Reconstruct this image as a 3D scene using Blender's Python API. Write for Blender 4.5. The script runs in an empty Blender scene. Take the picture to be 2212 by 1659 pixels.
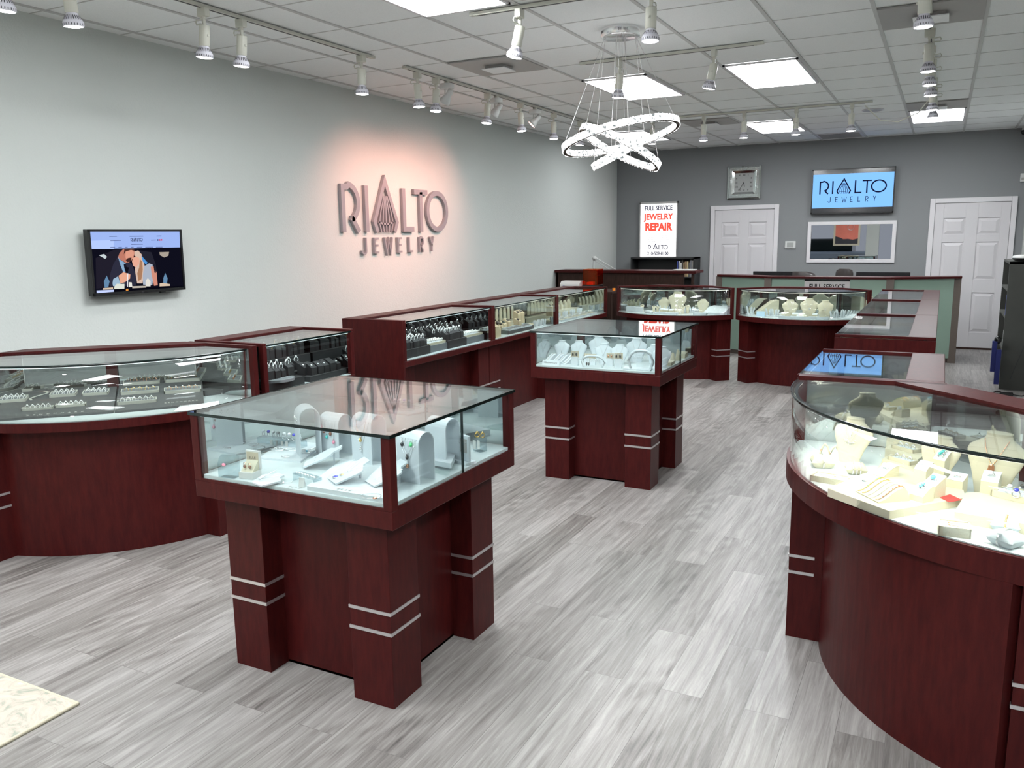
import bpy, math, random
from mathutils import Matrix, Vector
random.seed(7)
SC = bpy.context.scene
COL = SC.collection
R = math.radians

# ------------------------------------------------------------------ camera, world, exposure
YAW, PITCH, ROLL, FPX, CAMZ = -0.478130, -0.1766257, -0.01396436, 1784.08, 1.66
_F = Vector((math.sin(YAW)*math.cos(PITCH), math.cos(YAW)*math.cos(PITCH), math.sin(PITCH)))
_r = Vector((math.cos(YAW), -math.sin(YAW), 0)); _u = _r.cross(_F)
_R2 = _r*math.cos(ROLL) + _u*math.sin(ROLL); _U2 = -_r*math.sin(ROLL) + _u*math.cos(ROLL)
cam = bpy.data.cameras.new('camera'); cam.sensor_width = 36; cam.lens = 36*FPX/2212; cam.clip_start = .05
camo = bpy.data.objects.new('camera', cam); COL.objects.link(camo)
camo.matrix_world = Matrix(((_R2.x, _U2.x, -_F.x, 0), (_R2.y, _U2.y, -_F.y, 0), (_R2.z, _U2.z, -_F.z, CAMZ), (0, 0, 0, 1)))
SC.camera = camo
def ray(px, py):
    return _R2*((px-1106)/FPX) - _U2*((py-829.5)/FPX) + _F
def at(px, py, z):                       # the point of the horizontal plane at height z that a measured pixel shows
    d = ray(px, py); t = (z-CAMZ)/d.z
    return Vector((d.x*t, d.y*t, z))
def atxy(px, y, z):                      # the point at depth y and height z that lies on a measured picture column
    k = (px-1106)/FPX; zz = z-CAMZ
    return Vector((((k*_F.y-_R2.y)*y+(k*_F.z-_R2.z)*zz)/(_R2.x-k*_F.x), y, z))
def aty(px, py, y):
    d = ray(px, py); t = y/d.y
    return Vector((d.x*t, y, CAMZ+d.z*t))
def atx(px, py, x):
    d = ray(px, py); t = x/d.x
    return Vector((x, d.y*t, CAMZ+d.z*t))

world = bpy.data.worlds.new('dusk'); SC.world = world; world.use_nodes = True
world.node_tree.nodes['Background'].inputs[0].default_value = (.62, .68, .8, 1)
world.node_tree.nodes['Background'].inputs[1].default_value = .55
SC.view_settings.view_transform = 'Standard'; SC.view_settings.look = 'None'
SC.view_settings.gamma = 1; SC.view_settings.use_curve_mapping = False
SC.view_settings.exposure = 0.42
PANEL_E, SPOT_W, PINK_W, CASE_W = 28.0, 20.0, 52.0, .42
CY = SC.cycles
CY.max_bounces = 10; CY.transparent_max_bounces = 24; CY.diffuse_bounces = 4; CY.glossy_bounces = 6
CY.sample_clamp_indirect = 6; CY.use_denoising = True; CY.caustics_reflective = False; CY.caustics_refractive = False

# ------------------------------------------------------------------ materials
def mat(name, col, rough=.5, metal=0, coat=0, emis=0, ecol=None, spec=.5, noise=0, nscale=40, bump=0, stretch=None):
    m = bpy.data.materials.new(name); m.use_nodes = True
    nt = m.node_tree; b = nt.nodes['Principled BSDF']
    b.inputs['Base Color'].default_value = (*col, 1); b.inputs['Roughness'].default_value = rough
    b.inputs['Metallic'].default_value = metal; b.inputs['Coat Weight'].default_value = coat
    b.inputs['Coat Roughness'].default_value = .12
    b.inputs['Specular IOR Level'].default_value = spec
    if emis:
        b.inputs['Emission Color'].default_value = (*(ecol or col), 1); b.inputs['Emission Strength'].default_value = emis
    tc = nt.nodes.new('ShaderNodeTexCoord'); mp = nt.nodes.new('ShaderNodeMapping')
    nt.links.new(tc.outputs['Object'], mp.inputs[0])
    if stretch: mp.inputs['Scale'].default_value = stretch
    n = nt.nodes.new('ShaderNodeTexNoise'); n.inputs['Scale'].default_value = nscale; n.inputs['Detail'].default_value = 3
    nt.links.new(mp.outputs[0], n.inputs[0])
    if noise:
        r = nt.nodes.new('ShaderNodeMix'); r.data_type = 'RGBA'
        r.inputs[6].default_value = (*[c*(1-noise) for c in col], 1); r.inputs[7].default_value = (*[min(1, c*(1+noise)) for c in col], 1)
        nt.links.new(n.outputs[0], r.inputs[0]); nt.links.new(r.outputs[2], b.inputs['Base Color'])
    if bump:
        bp = nt.nodes.new('ShaderNodeBump'); bp.inputs['Strength'].default_value = bump; bp.inputs['Distance'].default_value = .004
        nt.links.new(n.outputs[0], bp.inputs['Height']); nt.links.new(bp.outputs[0], b.inputs['Normal'])
    return m
def glassmat(name, tint, gloss=(1, 1, 1), rough=0.0, ior=1.5):
    m = bpy.data.materials.new(name); m.use_nodes = True; nt = m.node_tree
    nt.nodes.remove(nt.nodes['Principled BSDF']); out = nt.nodes['Material Output']
    t = nt.nodes.new('ShaderNodeBsdfTransparent'); t.inputs[0].default_value = (*tint, 1)
    g = nt.nodes.new('ShaderNodeBsdfGlossy'); g.inputs['Color'].default_value = (*gloss, 1); g.inputs['Roughness'].default_value = rough
    f = nt.nodes.new('ShaderNodeFresnel'); f.inputs[0].default_value = ior
    geo = nt.nodes.new('ShaderNodeNewGeometry')
    inv = nt.nodes.new('ShaderNodeMix'); inv.data_type = 'FLOAT'; inv.inputs[2].default_value = ior; inv.inputs[3].default_value = ior
    nt.links.new(geo.outputs['Backfacing'], inv.inputs[0])
    # Fresnel node inverts the ior on back faces, which would give total reflection inside the thin pane: feed 1/ior there
    inv.inputs[3].default_value = 1/ior
    nt.links.new(inv.outputs[0], f.inputs[0])
    x = nt.nodes.new('ShaderNodeMixShader')
    nt.links.new(f.outputs[0], x.inputs[0]); nt.links.new(t.outputs[0], x.inputs[1]); nt.links.new(g.outputs[0], x.inputs[2])
    nt.links.new(x.outputs[0], out.inputs[0]); return m
def emit(name, col, s):
    m = bpy.data.materials.new(name); m.use_nodes = True; nt = m.node_tree
    nt.nodes.remove(nt.nodes['Principled BSDF']); e = nt.nodes.new('ShaderNodeEmission')
    e.inputs[0].default_value = (*col, 1); e.inputs[1].default_value = s
    nt.links.new(e.outputs[0], nt.nodes['Material Output'].inputs[0]); return m

def wood_mat(name, dark, light, rough=.36):
    m = mat(name, dark, rough, coat=0, noise=0, spec=.14); nt = m.node_tree; b = nt.nodes['Principled BSDF']
    n = [x for x in nt.nodes if x.type == 'TEX_NOISE'][0]; mp = [x for x in nt.nodes if x.type == 'MAPPING'][0]
    mp.inputs['Scale'].default_value = (9, 9, 1.6); n.inputs['Scale'].default_value = 5; n.inputs['Detail'].default_value = 8; n.inputs['Roughness'].default_value = .65
    n2 = nt.nodes.new('ShaderNodeTexNoise'); n2.inputs['Scale'].default_value = 260; nt.links.new(mp.outputs[0], n2.inputs[0])
    a = nt.nodes.new('ShaderNodeMath'); a.operation = 'MULTIPLY_ADD'; a.inputs[1].default_value = .35
    nt.links.new(n2.outputs[0], a.inputs[0]); nt.links.new(n.outputs[0], a.inputs[2])
    r = nt.nodes.new('ShaderNodeValToRGB'); r.color_ramp.elements[0].position = .45; r.color_ramp.elements[1].position = .85
    r.color_ramp.elements[0].color = (*dark, 1); r.color_ramp.elements[1].color = (*light, 1)
    nt.links.new(a.outputs[0], r.inputs[0]); nt.links.new(r.outputs[0], b.inputs['Base Color']); return m

M = {}
M['wood'] = wood_mat('cherry wood', (.034, .0045, .0052), (.066, .0088, .0082))
M['wooddark'] = wood_mat('dark walnut wood', (.022, .013, .010), (.055, .030, .024), .5)
M['silver'] = mat('brushed silver strip', (.62, .6, .6), .35, .8)
M['deck'] = mat('white laminate deck', (.60, .66, .68), .25)
M['glass'] = glassmat('clear glass', (.93, .965, .955))
M['glassedge'] = mat('dark green glass edge', (.004, .012, .011), .1)
M['mirror'] = mat('tinted mirror', (.50, .535, .535), .03, 1, noise=.04)
M['ledw'] = emit('cool led strip', (.86, .95, 1), 1.4)
M['ledy'] = emit('neutral led strip', (1, .95, .84), 1.4)
M['white'] = mat('white leatherette', (.60, .65, .69), .5, bump=.15, nscale=300)
M['cream'] = mat('cream leatherette', (.58, .54, .41), .55, bump=.15, nscale=300)
M['creamside'] = mat('beige faux leather', (.55, .48, .36), .55, bump=.15, nscale=300)
M['grey'] = mat('dark grey suede', (.07, .072, .075), .75, bump=.2, nscale=400)
M['greyin'] = mat('mid grey suede', (.15, .16, .17), .75, bump=.2, nscale=400)
M['black'] = mat('charcoal suede', (.020, .019, .021), .7, bump=.2, nscale=400)
M['acrylic'] = glassmat('frosted acrylic', (.80, .86, .88), rough=.15)
M['chrome'] = mat('polished silver', (.92, .92, .93), .22, .85)
M['gold'] = mat('yellow gold', (.9, .62, .22), .15, 1)
M['rose'] = mat('rose gold', (.9, .50, .32), .18, 1)
M['gem'] = mat('diamond', (.85, .88, .92), .25, .3)
M['blue'] = mat('blue stone', (.02, .03, .55), .08, coat=1)
M['lblue'] = mat('light blue stone', (.12, .45, .62), .08, coat=1)
M['green'] = mat('green stone', (.10, .62, .22), .08, coat=1)
M['teal'] = mat('turquoise stone', (.05, .50, .48), .15, coat=1)
M['pink'] = mat('pink stone', (.85, .30, .42), .1, coat=1)
M['onyx'] = mat('black stone', (.01, .01, .012), .1, coat=1)
M['brown'] = mat('brown stone', (.22, .07, .03), .1, coat=1)
M['pearl'] = mat('pearl', (.88, .87, .82), .2, coat=.6)
M['blackpl'] = mat('black plastic', (.012, .012, .013), .22)
M['whitepl'] = mat('white plastic', (.62, .63, .62), .35)
M['trackw'] = mat('cream painted metal', (.60, .60, .53), .4)
M['panelfar'] = emit('farther ceiling diffuser', (.955, .985, 1), 6.0); M['panelmid'] = emit('middle ceiling diffuser', (.955, .985, 1), 20.0)
M['bulb'] = mat('pale bulb casing', (.66, .65, .72), .4)
M['slot'] = mat('dark slot', (.03, .03, .04), .6)
M['lens'] = emit('lamp lens', (1, .985, .97), 22)
M['pinklens'] = emit('warm lamp lens', (1, .55, .45), 3)
M['letter'] = mat('brushed grey metal letters', (.33, .31, .33), .42, .25)
M['panel'] = emit('ceiling diffuser', (.955, .985, 1), PANEL_E)
M['doorp'] = mat('white door paint', (.62, .60, .62), .45)
M['trimp'] = mat('white trim paint', (.68, .66, .68), .4)
M['bluewall'] = None
M['tile'] = None

def paint(name, col, bscale=55, bstr=.35, rough=.8):
    m = mat(name, col, rough, bump=bstr, nscale=bscale); return m
M['wall_l'] = paint('pale grey green wall paint', (.585, .62, .60), 70, .5)
M['wall_b'] = paint('blue grey wall paint', (.235, .242, .252), 90, .2)
M['wall_r'] = paint('light wall paint', (.55, .58, .56), 90, .2)
tm = mat('acoustic ceiling tile', (.88, .90, .90), .9, noise=.12, nscale=260, bump=.5); M['tile'] = tm
M['tbar'] = mat('ceiling t bar metal', (.56, .56, .55), .6)
M['ventp'] = mat('grey painted vent metal', (.38, .365, .35), .5)

def floor_mat():
    m = bpy.data.materials.new('grey oak vinyl planks'); m.use_nodes = True; nt = m.node_tree; L = nt.links; N = nt.nodes
    b = N['Principled BSDF']; tc = N.new('ShaderNodeTexCoord'); mp = N.new('ShaderNodeMapping')
    mp.inputs['Rotation'].default_value = (0, 0, R(90)); mp.inputs['Location'].default_value = (.31, .06, 0)
    L.new(tc.outputs['Object'], mp.inputs[0])
    br = N.new('ShaderNodeTexBrick'); br.offset = .37; br.squash = 1
    br.inputs['Scale'].default_value = 1; br.inputs['Brick Width'].default_value = 1.22; br.inputs['Row Height'].default_value = .152
    br.inputs['Mortar Size'].default_value = .0012; br.inputs['Mortar Smooth'].default_value = .3; br.inputs['Bias'].default_value = 0
    br.inputs['Color1'].default_value = (0, 0, 0, 1); br.inputs['Color2'].default_value = (1, 1, 1, 1); br.inputs['Mortar'].default_value = (.5, .5, .5, 1)
    L.new(mp.outputs[0], br.inputs[0])
    # per plank shift of the grain
    sep = N.new('ShaderNodeSeparateXYZ'); L.new(tc.outputs['Object'], sep.inputs[0])
    ma = N.new('ShaderNodeMath'); ma.operation = 'MULTIPLY_ADD'; ma.inputs[1].default_value = 37
    L.new(br.outputs['Color'], ma.inputs[0]); L.new(sep.outputs['Y'], ma.inputs[2])
    cmb = N.new('ShaderNodeCombineXYZ'); L.new(sep.outputs['X'], cmb.inputs[0]); L.new(ma.outputs[0], cmb.inputs[1]); L.new(br.outputs['Color'], cmb.inputs[2])
    m2 = N.new('ShaderNodeMapping'); m2.inputs['Scale'].default_value = (1, .05, 6); L.new(cmb.outputs[0], m2.inputs[0])
    n1 = N.new('ShaderNodeTexNoise'); n1.inputs['Scale'].default_value = 44; n1.inputs['Detail'].default_value = 10; n1.inputs['Roughness'].default_value = .72; n1.inputs['Distortion'].default_value = .6
    L.new(m2.outputs[0], n1.inputs[0])
    m3 = N.new('ShaderNodeMapping'); m3.inputs['Scale'].default_value = (1, .22, 6); L.new(cmb.outputs[0], m3.inputs[0])
    w = N.new('ShaderNodeTexWave'); w.wave_type = 'RINGS'; w.rings_direction = 'SPHERICAL'; w.inputs['Scale'].default_value = 9; w.inputs['Distortion'].default_value = 9; w.inputs['Detail'].default_value = 3; w.inputs['Detail Scale'].default_value = 1.1
    L.new(m3.outputs[0], w.inputs[0])
    nb = N.new('ShaderNodeTexNoise'); nb.inputs['Scale'].default_value = 3.2; nb.inputs['Detail'].default_value = 2; L.new(m3.outputs[0], nb.inputs[0])
    rw = N.new('ShaderNodeValToRGB'); rw.color_ramp.elements[0].position = .52; rw.color_ramp.elements[1].position = .66; L.new(nb.outputs[0], rw.inputs[0])
    mw = N.new('ShaderNodeMath'); mw.operation = 'MULTIPLY'; L.new(w.outputs['Fac'], mw.inputs[0]); L.new(rw.outputs[0], mw.inputs[1])
    s1 = N.new('ShaderNodeMath'); s1.operation = 'MULTIPLY_ADD'; s1.inputs[1].default_value = -.13; L.new(mw.outputs[0], s1.inputs[0]); L.new(n1.outputs[0], s1.inputs[2])
    s2 = N.new('ShaderNodeMath'); s2.operation = 'MULTIPLY_ADD'; s2.inputs[1].default_value = .20; L.new(br.outputs['Color'], s2.inputs[0]); L.new(s1.outputs[0], s2.inputs[2])
    r = N.new('ShaderNodeValToRGB'); e = r.color_ramp.elements; e[0].position = .32; e[0].color = (.085, .078, .075, 1); e[1].position = .92; e[1].color = (.46, .44, .425, 1)
    q = e.new(.52); q.color = (.20, .186, .178, 1); q = e.new(.68); q.color = (.30, .285, .275, 1)
    L.new(s2.outputs[0], r.inputs[0])
    mx = N.new('ShaderNodeMix'); mx.data_type = 'RGBA'; mx.inputs[7].default_value = (.09, .083, .08, 1)
    fm = N.new('ShaderNodeMath'); fm.operation = 'MULTIPLY'; fm.inputs[1].default_value = .6; L.new(br.outputs['Fac'], fm.inputs[0]); L.new(fm.outputs[0], mx.inputs[0])
    L.new(r.outputs[0], mx.inputs[6]); L.new(mx.outputs[2], b.inputs['Base Color'])
    b.inputs['Roughness'].default_value = .36; b.inputs['Specular IOR Level'].default_value = .55
    bp = N.new('ShaderNodeBump'); bp.inputs['Strength'].default_value = .12; bp.inputs['Distance'].default_value = .003
    L.new(n1.outputs[0], bp.inputs['Height']); L.new(bp.outputs[0], b.inputs['Normal']); return m
M['floor'] = floor_mat()

# ------------------------------------------------------------------ mesh builder
class MB:
    def __init__(s): s.v = []; s.f = []; s.m = []; s.s = []; s.T = None
    def add(s, vs, fs, mi=0, sm=False):
        o = len(s.v)
        s.v += [tuple(s.T @ Vector(p)) if s.T else tuple(p) for p in vs]
        s.f += [tuple(i+o for i in f) for f in fs]; s.m += [mi]*len(fs); s.s += [sm]*len(fs); return s
    def box(s, x0, x1, y0, y1, z0, z1, mi=0):
        return s.add([(x0,y0,z0),(x1,y0,z0),(x1,y1,z0),(x0,y1,z0),(x0,y0,z1),(x1,y0,z1),(x1,y1,z1),(x0,y1,z1)],
                     [(0,3,2,1),(4,5,6,7),(0,1,5,4),(1,2,6,5),(2,3,7,6),(3,0,4,7)], mi)
    def prism(s, poly, z0, z1, mi=0, sm=False):      # poly counter-clockwise in xy
        n = len(poly); a = sum(poly[i][0]*poly[(i+1)%n][1]-poly[(i+1)%n][0]*poly[i][1] for i in range(n))
        if a < 0: poly = poly[::-1]
        s.add([(x,y,z0) for x,y in poly]+[(x,y,z1) for x,y in poly], [tuple(range(n))[::-1], tuple(range(n,2*n))], mi)
        return s.add([(x,y,z0) for x,y in poly]+[(x,y,z1) for x,y in poly], [(i,(i+1)%n,n+(i+1)%n,n+i) for i in range(n)], mi, sm)
    def xprism(s, poly, x0, x1, mi=0, sm=False):     # profile in (y,z), extruded along x
        T = s.T; R3 = Matrix(((0,0,1,0),(1,0,0,0),(0,1,0,0),(0,0,0,1))); s.T = (T @ R3) if T else R3
        s.prism(poly, x0, x1, mi, sm); s.T = T; return s
    def yprism(s, poly, y0, y1, mi=0, sm=False):     # profile in (x,z), extruded along y
        T = s.T; R3 = Matrix(((1,0,0,0),(0,0,-1,0),(0,1,0,0),(0,0,0,1))); s.T = (T @ R3) if T else R3
        s.prism(poly, -y1, -y0, mi, sm); s.T = T; return s
    def loft(s, rings, mi=0, sm=True, cap=True):
        n = len(rings[0]); vs = [p for r in rings for p in r]; fs = []
        for k in range(len(rings)-1):
            for i in range(n): fs.append((k*n+i, k*n+(i+1)%n, (k+1)*n+(i+1)%n, (k+1)*n+i))
        s.add(vs, fs, mi, sm)
        if cap: s.add(rings[0], [tuple(range(n))[::-1]], mi); s.add(rings[-1], [tuple(range(n))], mi)
        return s
    def cyl(s, c, r0, z0, z1, n=20, r1=None, mi=0, cap=True):
        r1 = r0 if r1 is None else r1
        return s.loft([[(c[0]+r*math.cos(2*math.pi*i/n), c[1]+r*math.sin(2*math.pi*i/n), z) for i in range(n)] for r, z in ((r0,z0),(r1,z1))], mi, True, cap)
    def lathe(s, prof, n=20, mi=0, c=(0,0), cap=True, ex=1, ey=1):
        return s.loft([[(c[0]+ex*r*math.cos(2*math.pi*i/n), c[1]+ey*r*math.sin(2*math.pi*i/n), z) for i in range(n)] for r, z in prof], mi, True, cap)
    def tube(s, pts, r, n=6, mi=0, closed=False):
        P = [Vector(p) for p in pts]; rings = []; up = Vector((0,0,1))
        for i, p in enumerate(P):
            a = P[(i-1) % len(P)] if (closed or i > 0) else p; b = P[(i+1) % len(P)] if (closed or i < len(P)-1) else p
            t = (b-a).normalized() if (b-a).length > 1e-9 else Vector((0,0,1))
            q = t.cross(up)
            if q.length < .05: q = t.cross(Vector((0,1,0)))
            q.normalize(); w = q.cross(t); rr = r[i] if isinstance(r, (list, tuple)) else r
            rings.append([p + q*rr*math.cos(2*math.pi*k/n) + w*rr*math.sin(2*math.pi*k/n) for k in range(n)])
        if closed: rings.append(rings[0])
        return s.loft(rings, mi, True, not closed)
    def torus(s, c, Rr, r, n=16, k=6, mi=0, ax='z', sq=1):
        def P(a):
            x, y = Rr*math.cos(a), Rr*math.sin(a)*sq
            return {'z': (c[0]+x, c[1]+y, c[2]), 'y': (c[0]+x, c[1], c[2]+y), 'x': (c[0], c[1]+x, c[2]+y)}[ax]
        return s.tube([P(2*math.pi*i/n) for i in range(n)], r, k, mi, True)
    def ball(s, c, r, n=10, k=6, mi=0, sz=1, sx=1, sy=1):
        return s.loft([[(c[0]+sx*r*math.sin(max(.02,min(math.pi-.02,math.pi*j/k)))*math.cos(2*math.pi*i/n), c[1]+sy*r*math.sin(max(.02,min(math.pi-.02,math.pi*j/k)))*math.sin(2*math.pi*i/n), c[2]-sz*r*math.cos(math.pi*j/k)) for i in range(n)] for j in range(k+1)], mi)
    def ribbon(s, pts, w, d0, d1, mi=0, closed=False): # stroke of width w along pts in the (x,z) plane, thickness from y=d0 to y=d1
        P = [Vector((p[0], p[1])) for p in pts]; n = len(P); Lf = []; Rt = []
        for i, p in enumerate(P):
            a = P[i-1] if (i > 0 or closed) else None; b = P[(i+1) % n] if (i < n-1 or closed) else None
            d1_ = (p-a).normalized() if a is not None else None; d2_ = (b-p).normalized() if b is not None else None
            t = ((d1_ or d2_)+(d2_ or d1_)).normalized(); nn = Vector((-t.y, t.x))
            c = max(.35, nn.dot(Vector((-(d2_ or d1_).y, (d2_ or d1_).x)))); o = nn*(w/2/c)
            Lf.append(p+o); Rt.append(p-o)
        m = n if closed else n-1
        for i in range(m):
            j = (i+1) % n; q = [Lf[i], Lf[j], Rt[j], Rt[i]]
            vs = [(v.x, d0, v.y) for v in q]+[(v.x, d1, v.y) for v in q]
            fs = [(0,1,2,3), (7,6,5,4), (0,4,5,1), (2,6,7,3)]
            if not closed and i == 0: fs.append((3,7,4,0))
            if not closed and i == m-1: fs.append((1,5,6,2))
            s.add(vs, fs, mi)
        return s
    def mesh(s, name, mats):
        me = bpy.data.meshes.new(name); me.from_pydata(s.v, [], s.f)
        for mm in (mats if isinstance(mats, (list, tuple)) else [mats]): me.materials.append(mm)
        me.polygons.foreach_set('material_index', s.m); me.polygons.foreach_set('use_smooth', s.s); me.update(); return me

def tag(o, label=None, cat=None, group=None, kind=None):
    if label: o['label'] = label
    if cat: o['category'] = cat
    if group: o['group'] = group
    if kind: o['kind'] = kind
    return o
def part(name, mb, mats, parent=None, bevel=0, label=None, loc=None, rot=None):
    o = bpy.data.objects.new(name, mb.mesh(name, mats) if isinstance(mb, MB) else mb); COL.objects.link(o)
    if parent: o.parent = parent
    if loc: o.location = loc
    if rot: o.rotation_euler = rot
    if bevel:
        b = o.modifiers.new('bevel', 'BEVEL'); b.width = bevel; b.segments = 2; b.limit_method = 'ANGLE'; b.angle_limit = R(50)
    if label: o['label'] = label
    return o
def thing(name, label, cat, loc=(0,0,0), rz=0, group=None):
    o = bpy.data.objects.new(name, None); COL.objects.link(o); o.location = loc; o.rotation_euler = (0,0,rz); o.empty_display_size = .05
    return tag(o, label, cat, group)
def solo(name, mb, mats, label, cat, loc=(0,0,0), rz=0, group=None, bevel=0, rot=None):
    o = part(name, mb, mats, None, bevel); o.location = loc; o.rotation_euler = rot or (0,0,rz)
    return tag(o, label, cat, group)
def struct(name, mb, mats, parent=None, bevel=0, loc=None):
    o = part(name, mb, mats, parent, bevel)
    if loc: o.location = loc
    if not parent: o['kind'] = 'structure'
    return o
def dup(root, loc, rz=0, label=None, group=None, rot=None, cat=None):
    def cp(o, par):
        c = o.copy(); COL.objects.link(c); c.parent = par
        for ch in list(o.children): cp(ch, c)
        return c
    r = cp(root, None); r.location = loc; r.rotation_euler = rot or (0,0,rz)
    if label: r['label'] = label
    if group: r['group'] = group
    return r
def text_mesh(txt, size, depth=.001, offset=0, align='CENTER', spacing=1, xscale=1):
    c = bpy.data.curves.new('lettering', 'FONT'); c.body = txt; c.size = size; c.extrude = depth; c.offset = offset
    c.align_x = align; c.space_character = spacing; c.resolution_u = 3
    o = bpy.data.objects.new('lettering', c); COL.objects.link(o)
    bpy.context.view_layer.update(); dg = bpy.context.evaluated_depsgraph_get()
    me = bpy.data.meshes.new_from_object(o.evaluated_get(dg)); bpy.data.objects.remove(o); bpy.data.curves.remove(c)
    for v in me.vertices: v.co.x *= xscale
    return me
def text_part(name, txt, size, m, parent, loc, rot, **k):
    me = text_mesh(txt, size, **k); me.materials.clear(); me.materials.append(m)
    return part(name, me, m, parent, loc=loc, rot=rot)
def arc(cx, cy, r, a0, a1, n=16, sy=1):
    return [(cx+r*math.cos(R(a0+(a1-a0)*i/n)), cy+r*sy*math.sin(R(a0+(a1-a0)*i/n))) for i in range(n+1)]

# ------------------------------------------------------------------ the room
XL, YB, ZC, XR = -4.88, 13.30, 2.994, .95
YF = -4.2
struct('floor', MB().box(XL-.1, 4.2, YF-.1, YB+.1, -.05, 0), M['floor'])
struct('wall_left', MB().box(XL-.12, XL, YF, YB+.12, 0, ZC+.1), M['wall_l'])
def wall_back():
    m = MB(); w = [(-1.80, -.65, 1.25, 1.78)]; y0, y1 = YB, YB+.12
    m.box(XL, -1.80, y0, y1, 0, ZC+.1); m.box(-.65, XR+.12, y0, y1, 0, ZC+.1)
    m.box(-1.80, -.65, y0, y1, 0, 1.25); m.box(-1.80, -.65, y0, y1, 1.78, ZC+.1); return m
struct('wall_back', wall_back(), M['wall_b'])
struct('wall_right', MB().box(XR, XR+.12, 5.0, YB, 0, ZC+.1).box(XR+.12, 4.2, 5.0, 5.12, 0, ZC+.1).box(4.1, 4.2, YF, 5.0, 0, ZC+.1), M['wall_r'])
# street front behind the camera: solid piers and one long shop window
m = MB(); m.box(XL, 4.1, YF-.12, YF, 0, .5).box(XL, 4.1, YF-.12, YF, 2.5, ZC+.1)
for a, b in ((XL, -4.5), (-2.35, -1.95), (1.0, 1.4), (3.7, 4.1)): m.box(a, b, YF-.12, YF, .5, 2.5)
struct('wall_front', m, M['wall_r'])
# ceiling of 2 ft tiles in a t-bar grid
PIT = .6096; GX0, GY0 = -1.690, 6.965
ceil = struct('ceiling', MB().box(XL, 4.2, YF, YB, ZC, ZC+.04), M['tile'])
m = MB()
gx = [GX0+PIT*k for k in range(-6, 11) if XL < GX0+PIT*k < 4.1]; gy = [GY0+PIT*k for k in range(-20, 12) if YF < GY0+PIT*k < YB]
for x in gx: m.box(x-.012, x+.012, YF, YB, ZC-.007, ZC)
for y in gy: m.box(XL, 4.1, y-.0045, y+.0045, ZC-.0025, ZC)
struct('ceiling_grid', m, M['tbar'], ceil)

def light_panel(x, y, label, grp='white lay-in ceiling light panels', pm='panel'):
    t = thing('ceiling_light', label, 'ceiling light', (x, y, ZC-.02), 0, grp); w, l = PIT/2-.014, PIT-.014
    f = MB()
    for a, b, c, d in ((-w, w, -l, -l+.02), (-w, w, l-.02, l), (-w, -w+.02, -l, l), (w-.02, w, -l, l)): f.box(a, b, c, d, .002, .016)
    part('frame', f, M['trimp'], t); part('diffuser', MB().box(-w+.02, w-.02, -l+.02, l-.02, .006, .012), M[pm], t)
    return t
cx = lambda k: GX0+PIT*(k+.5)
light_panel(cx(-2), 4.525-PIT, 'large lit ceiling panel cut by the top edge, nearest the left wall')
light_panel(cx(0), GY0+PIT, 'lit ceiling panel right of the chandelier wires', pm='panelmid')
light_panel(cx(-2), GY0+PIT, 'lit ceiling panel directly behind the chandelier wires', pm='panelmid')
light_panel(cx(-1), GY0+PIT*7, 'lit ceiling panel above the wall clock, near the back wall', pm='panelmid')
light_panel(cx(2), GY0+PIT*7, 'lit ceiling panel at the far right behind the row of spotlights', pm='panelmid')
light_panel(cx(-4), GY0+PIT*7, 'lit ceiling panel half hidden behind the chandelier rings', pm='panelfar')
for i, (kx, y) in enumerate(((-2, -.3), (1, 1.6), (1, -2.2), (4, 1.6), (4, -2.2), (-2, -3.2))):  # fill panels added out of view; the dim one is known from its reflection
    light_panel(cx(kx), 4.525-PIT*5+y, 'unseen fill ceiling panel over the front of the shop, behind the viewer', 'ceiling panels over the shop front', pm='panelfar' if i == 1 else 'panel')
def vent_panel(x, y, label, gw=.2):
    t = thing('ceiling_vent', label, 'ceiling vent', (x, y, ZC-.014), 0, 'square grey air diffusers'); h = PIT/2-.013
    part('plate', MB().box(-h, h, -h, h, 0, .01), M['ventp'], t)
    g = MB().box(-gw/2, gw/2, -gw/2, gw/2, -.03, -.024)
    part('deflector', g, M['tile'], t); part('neck', MB().box(-gw/2+.02, gw/2-.02, -gw/2+.02, gw/2-.02, -.024, 0), M['ventp'], t)
vent_panel(cx(-3), GY0-PIT*1.5, 'grey square ceiling diffuser left of the chandelier')
vent_panel(cx(2), GY0-PIT*1.5, 'grey square ceiling diffuser at the top right above the spotlights')
vent_panel(cx(2), GY0+PIT*5.5, 'grey square ceiling diffuser touching the far right light panel')
vent_panel(cx(-2), GY0+PIT*5.5, 'grey square ceiling diffuser right behind the chandelier ring')
t = thing('return_grille', 'dark slotted return air grille beside the back wall', 'ceiling vent', (cx(0), 12.75, ZC-.014))
part('frame', MB().box(-.29, .29, -.29, .29, .004, .012), M['trimp'], t)
m = MB()
for k in range(14): m.box(-.26, .26, -.25+k*.037, -.235+k*.037, -.004, .004)
part('louvre', m, M['ventp'], t); part('louvre_shade', MB().box(-.26, .26, -.26, .26, .0035, .0045), M['slot'], t)  # thin dark sheet stands in for the shade between the louvres
for x, y, w in ((-.8, 10.36, 'in front of the far right panel'), (-2.6, 10.45, 'behind the long cross track')):
    t = thing('ceiling_speaker', 'round flush ceiling speaker '+w, 'speaker', (x, y, ZC-.012), 0, 'round ceiling speakers')
    part('rim', MB().torus((0, 0, .006), .11, .006, 28, 6), M['trimp'], t); part('grille', MB().cyl((0, 0), .105, .002, .01, 28), M['ventp'], t)

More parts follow.
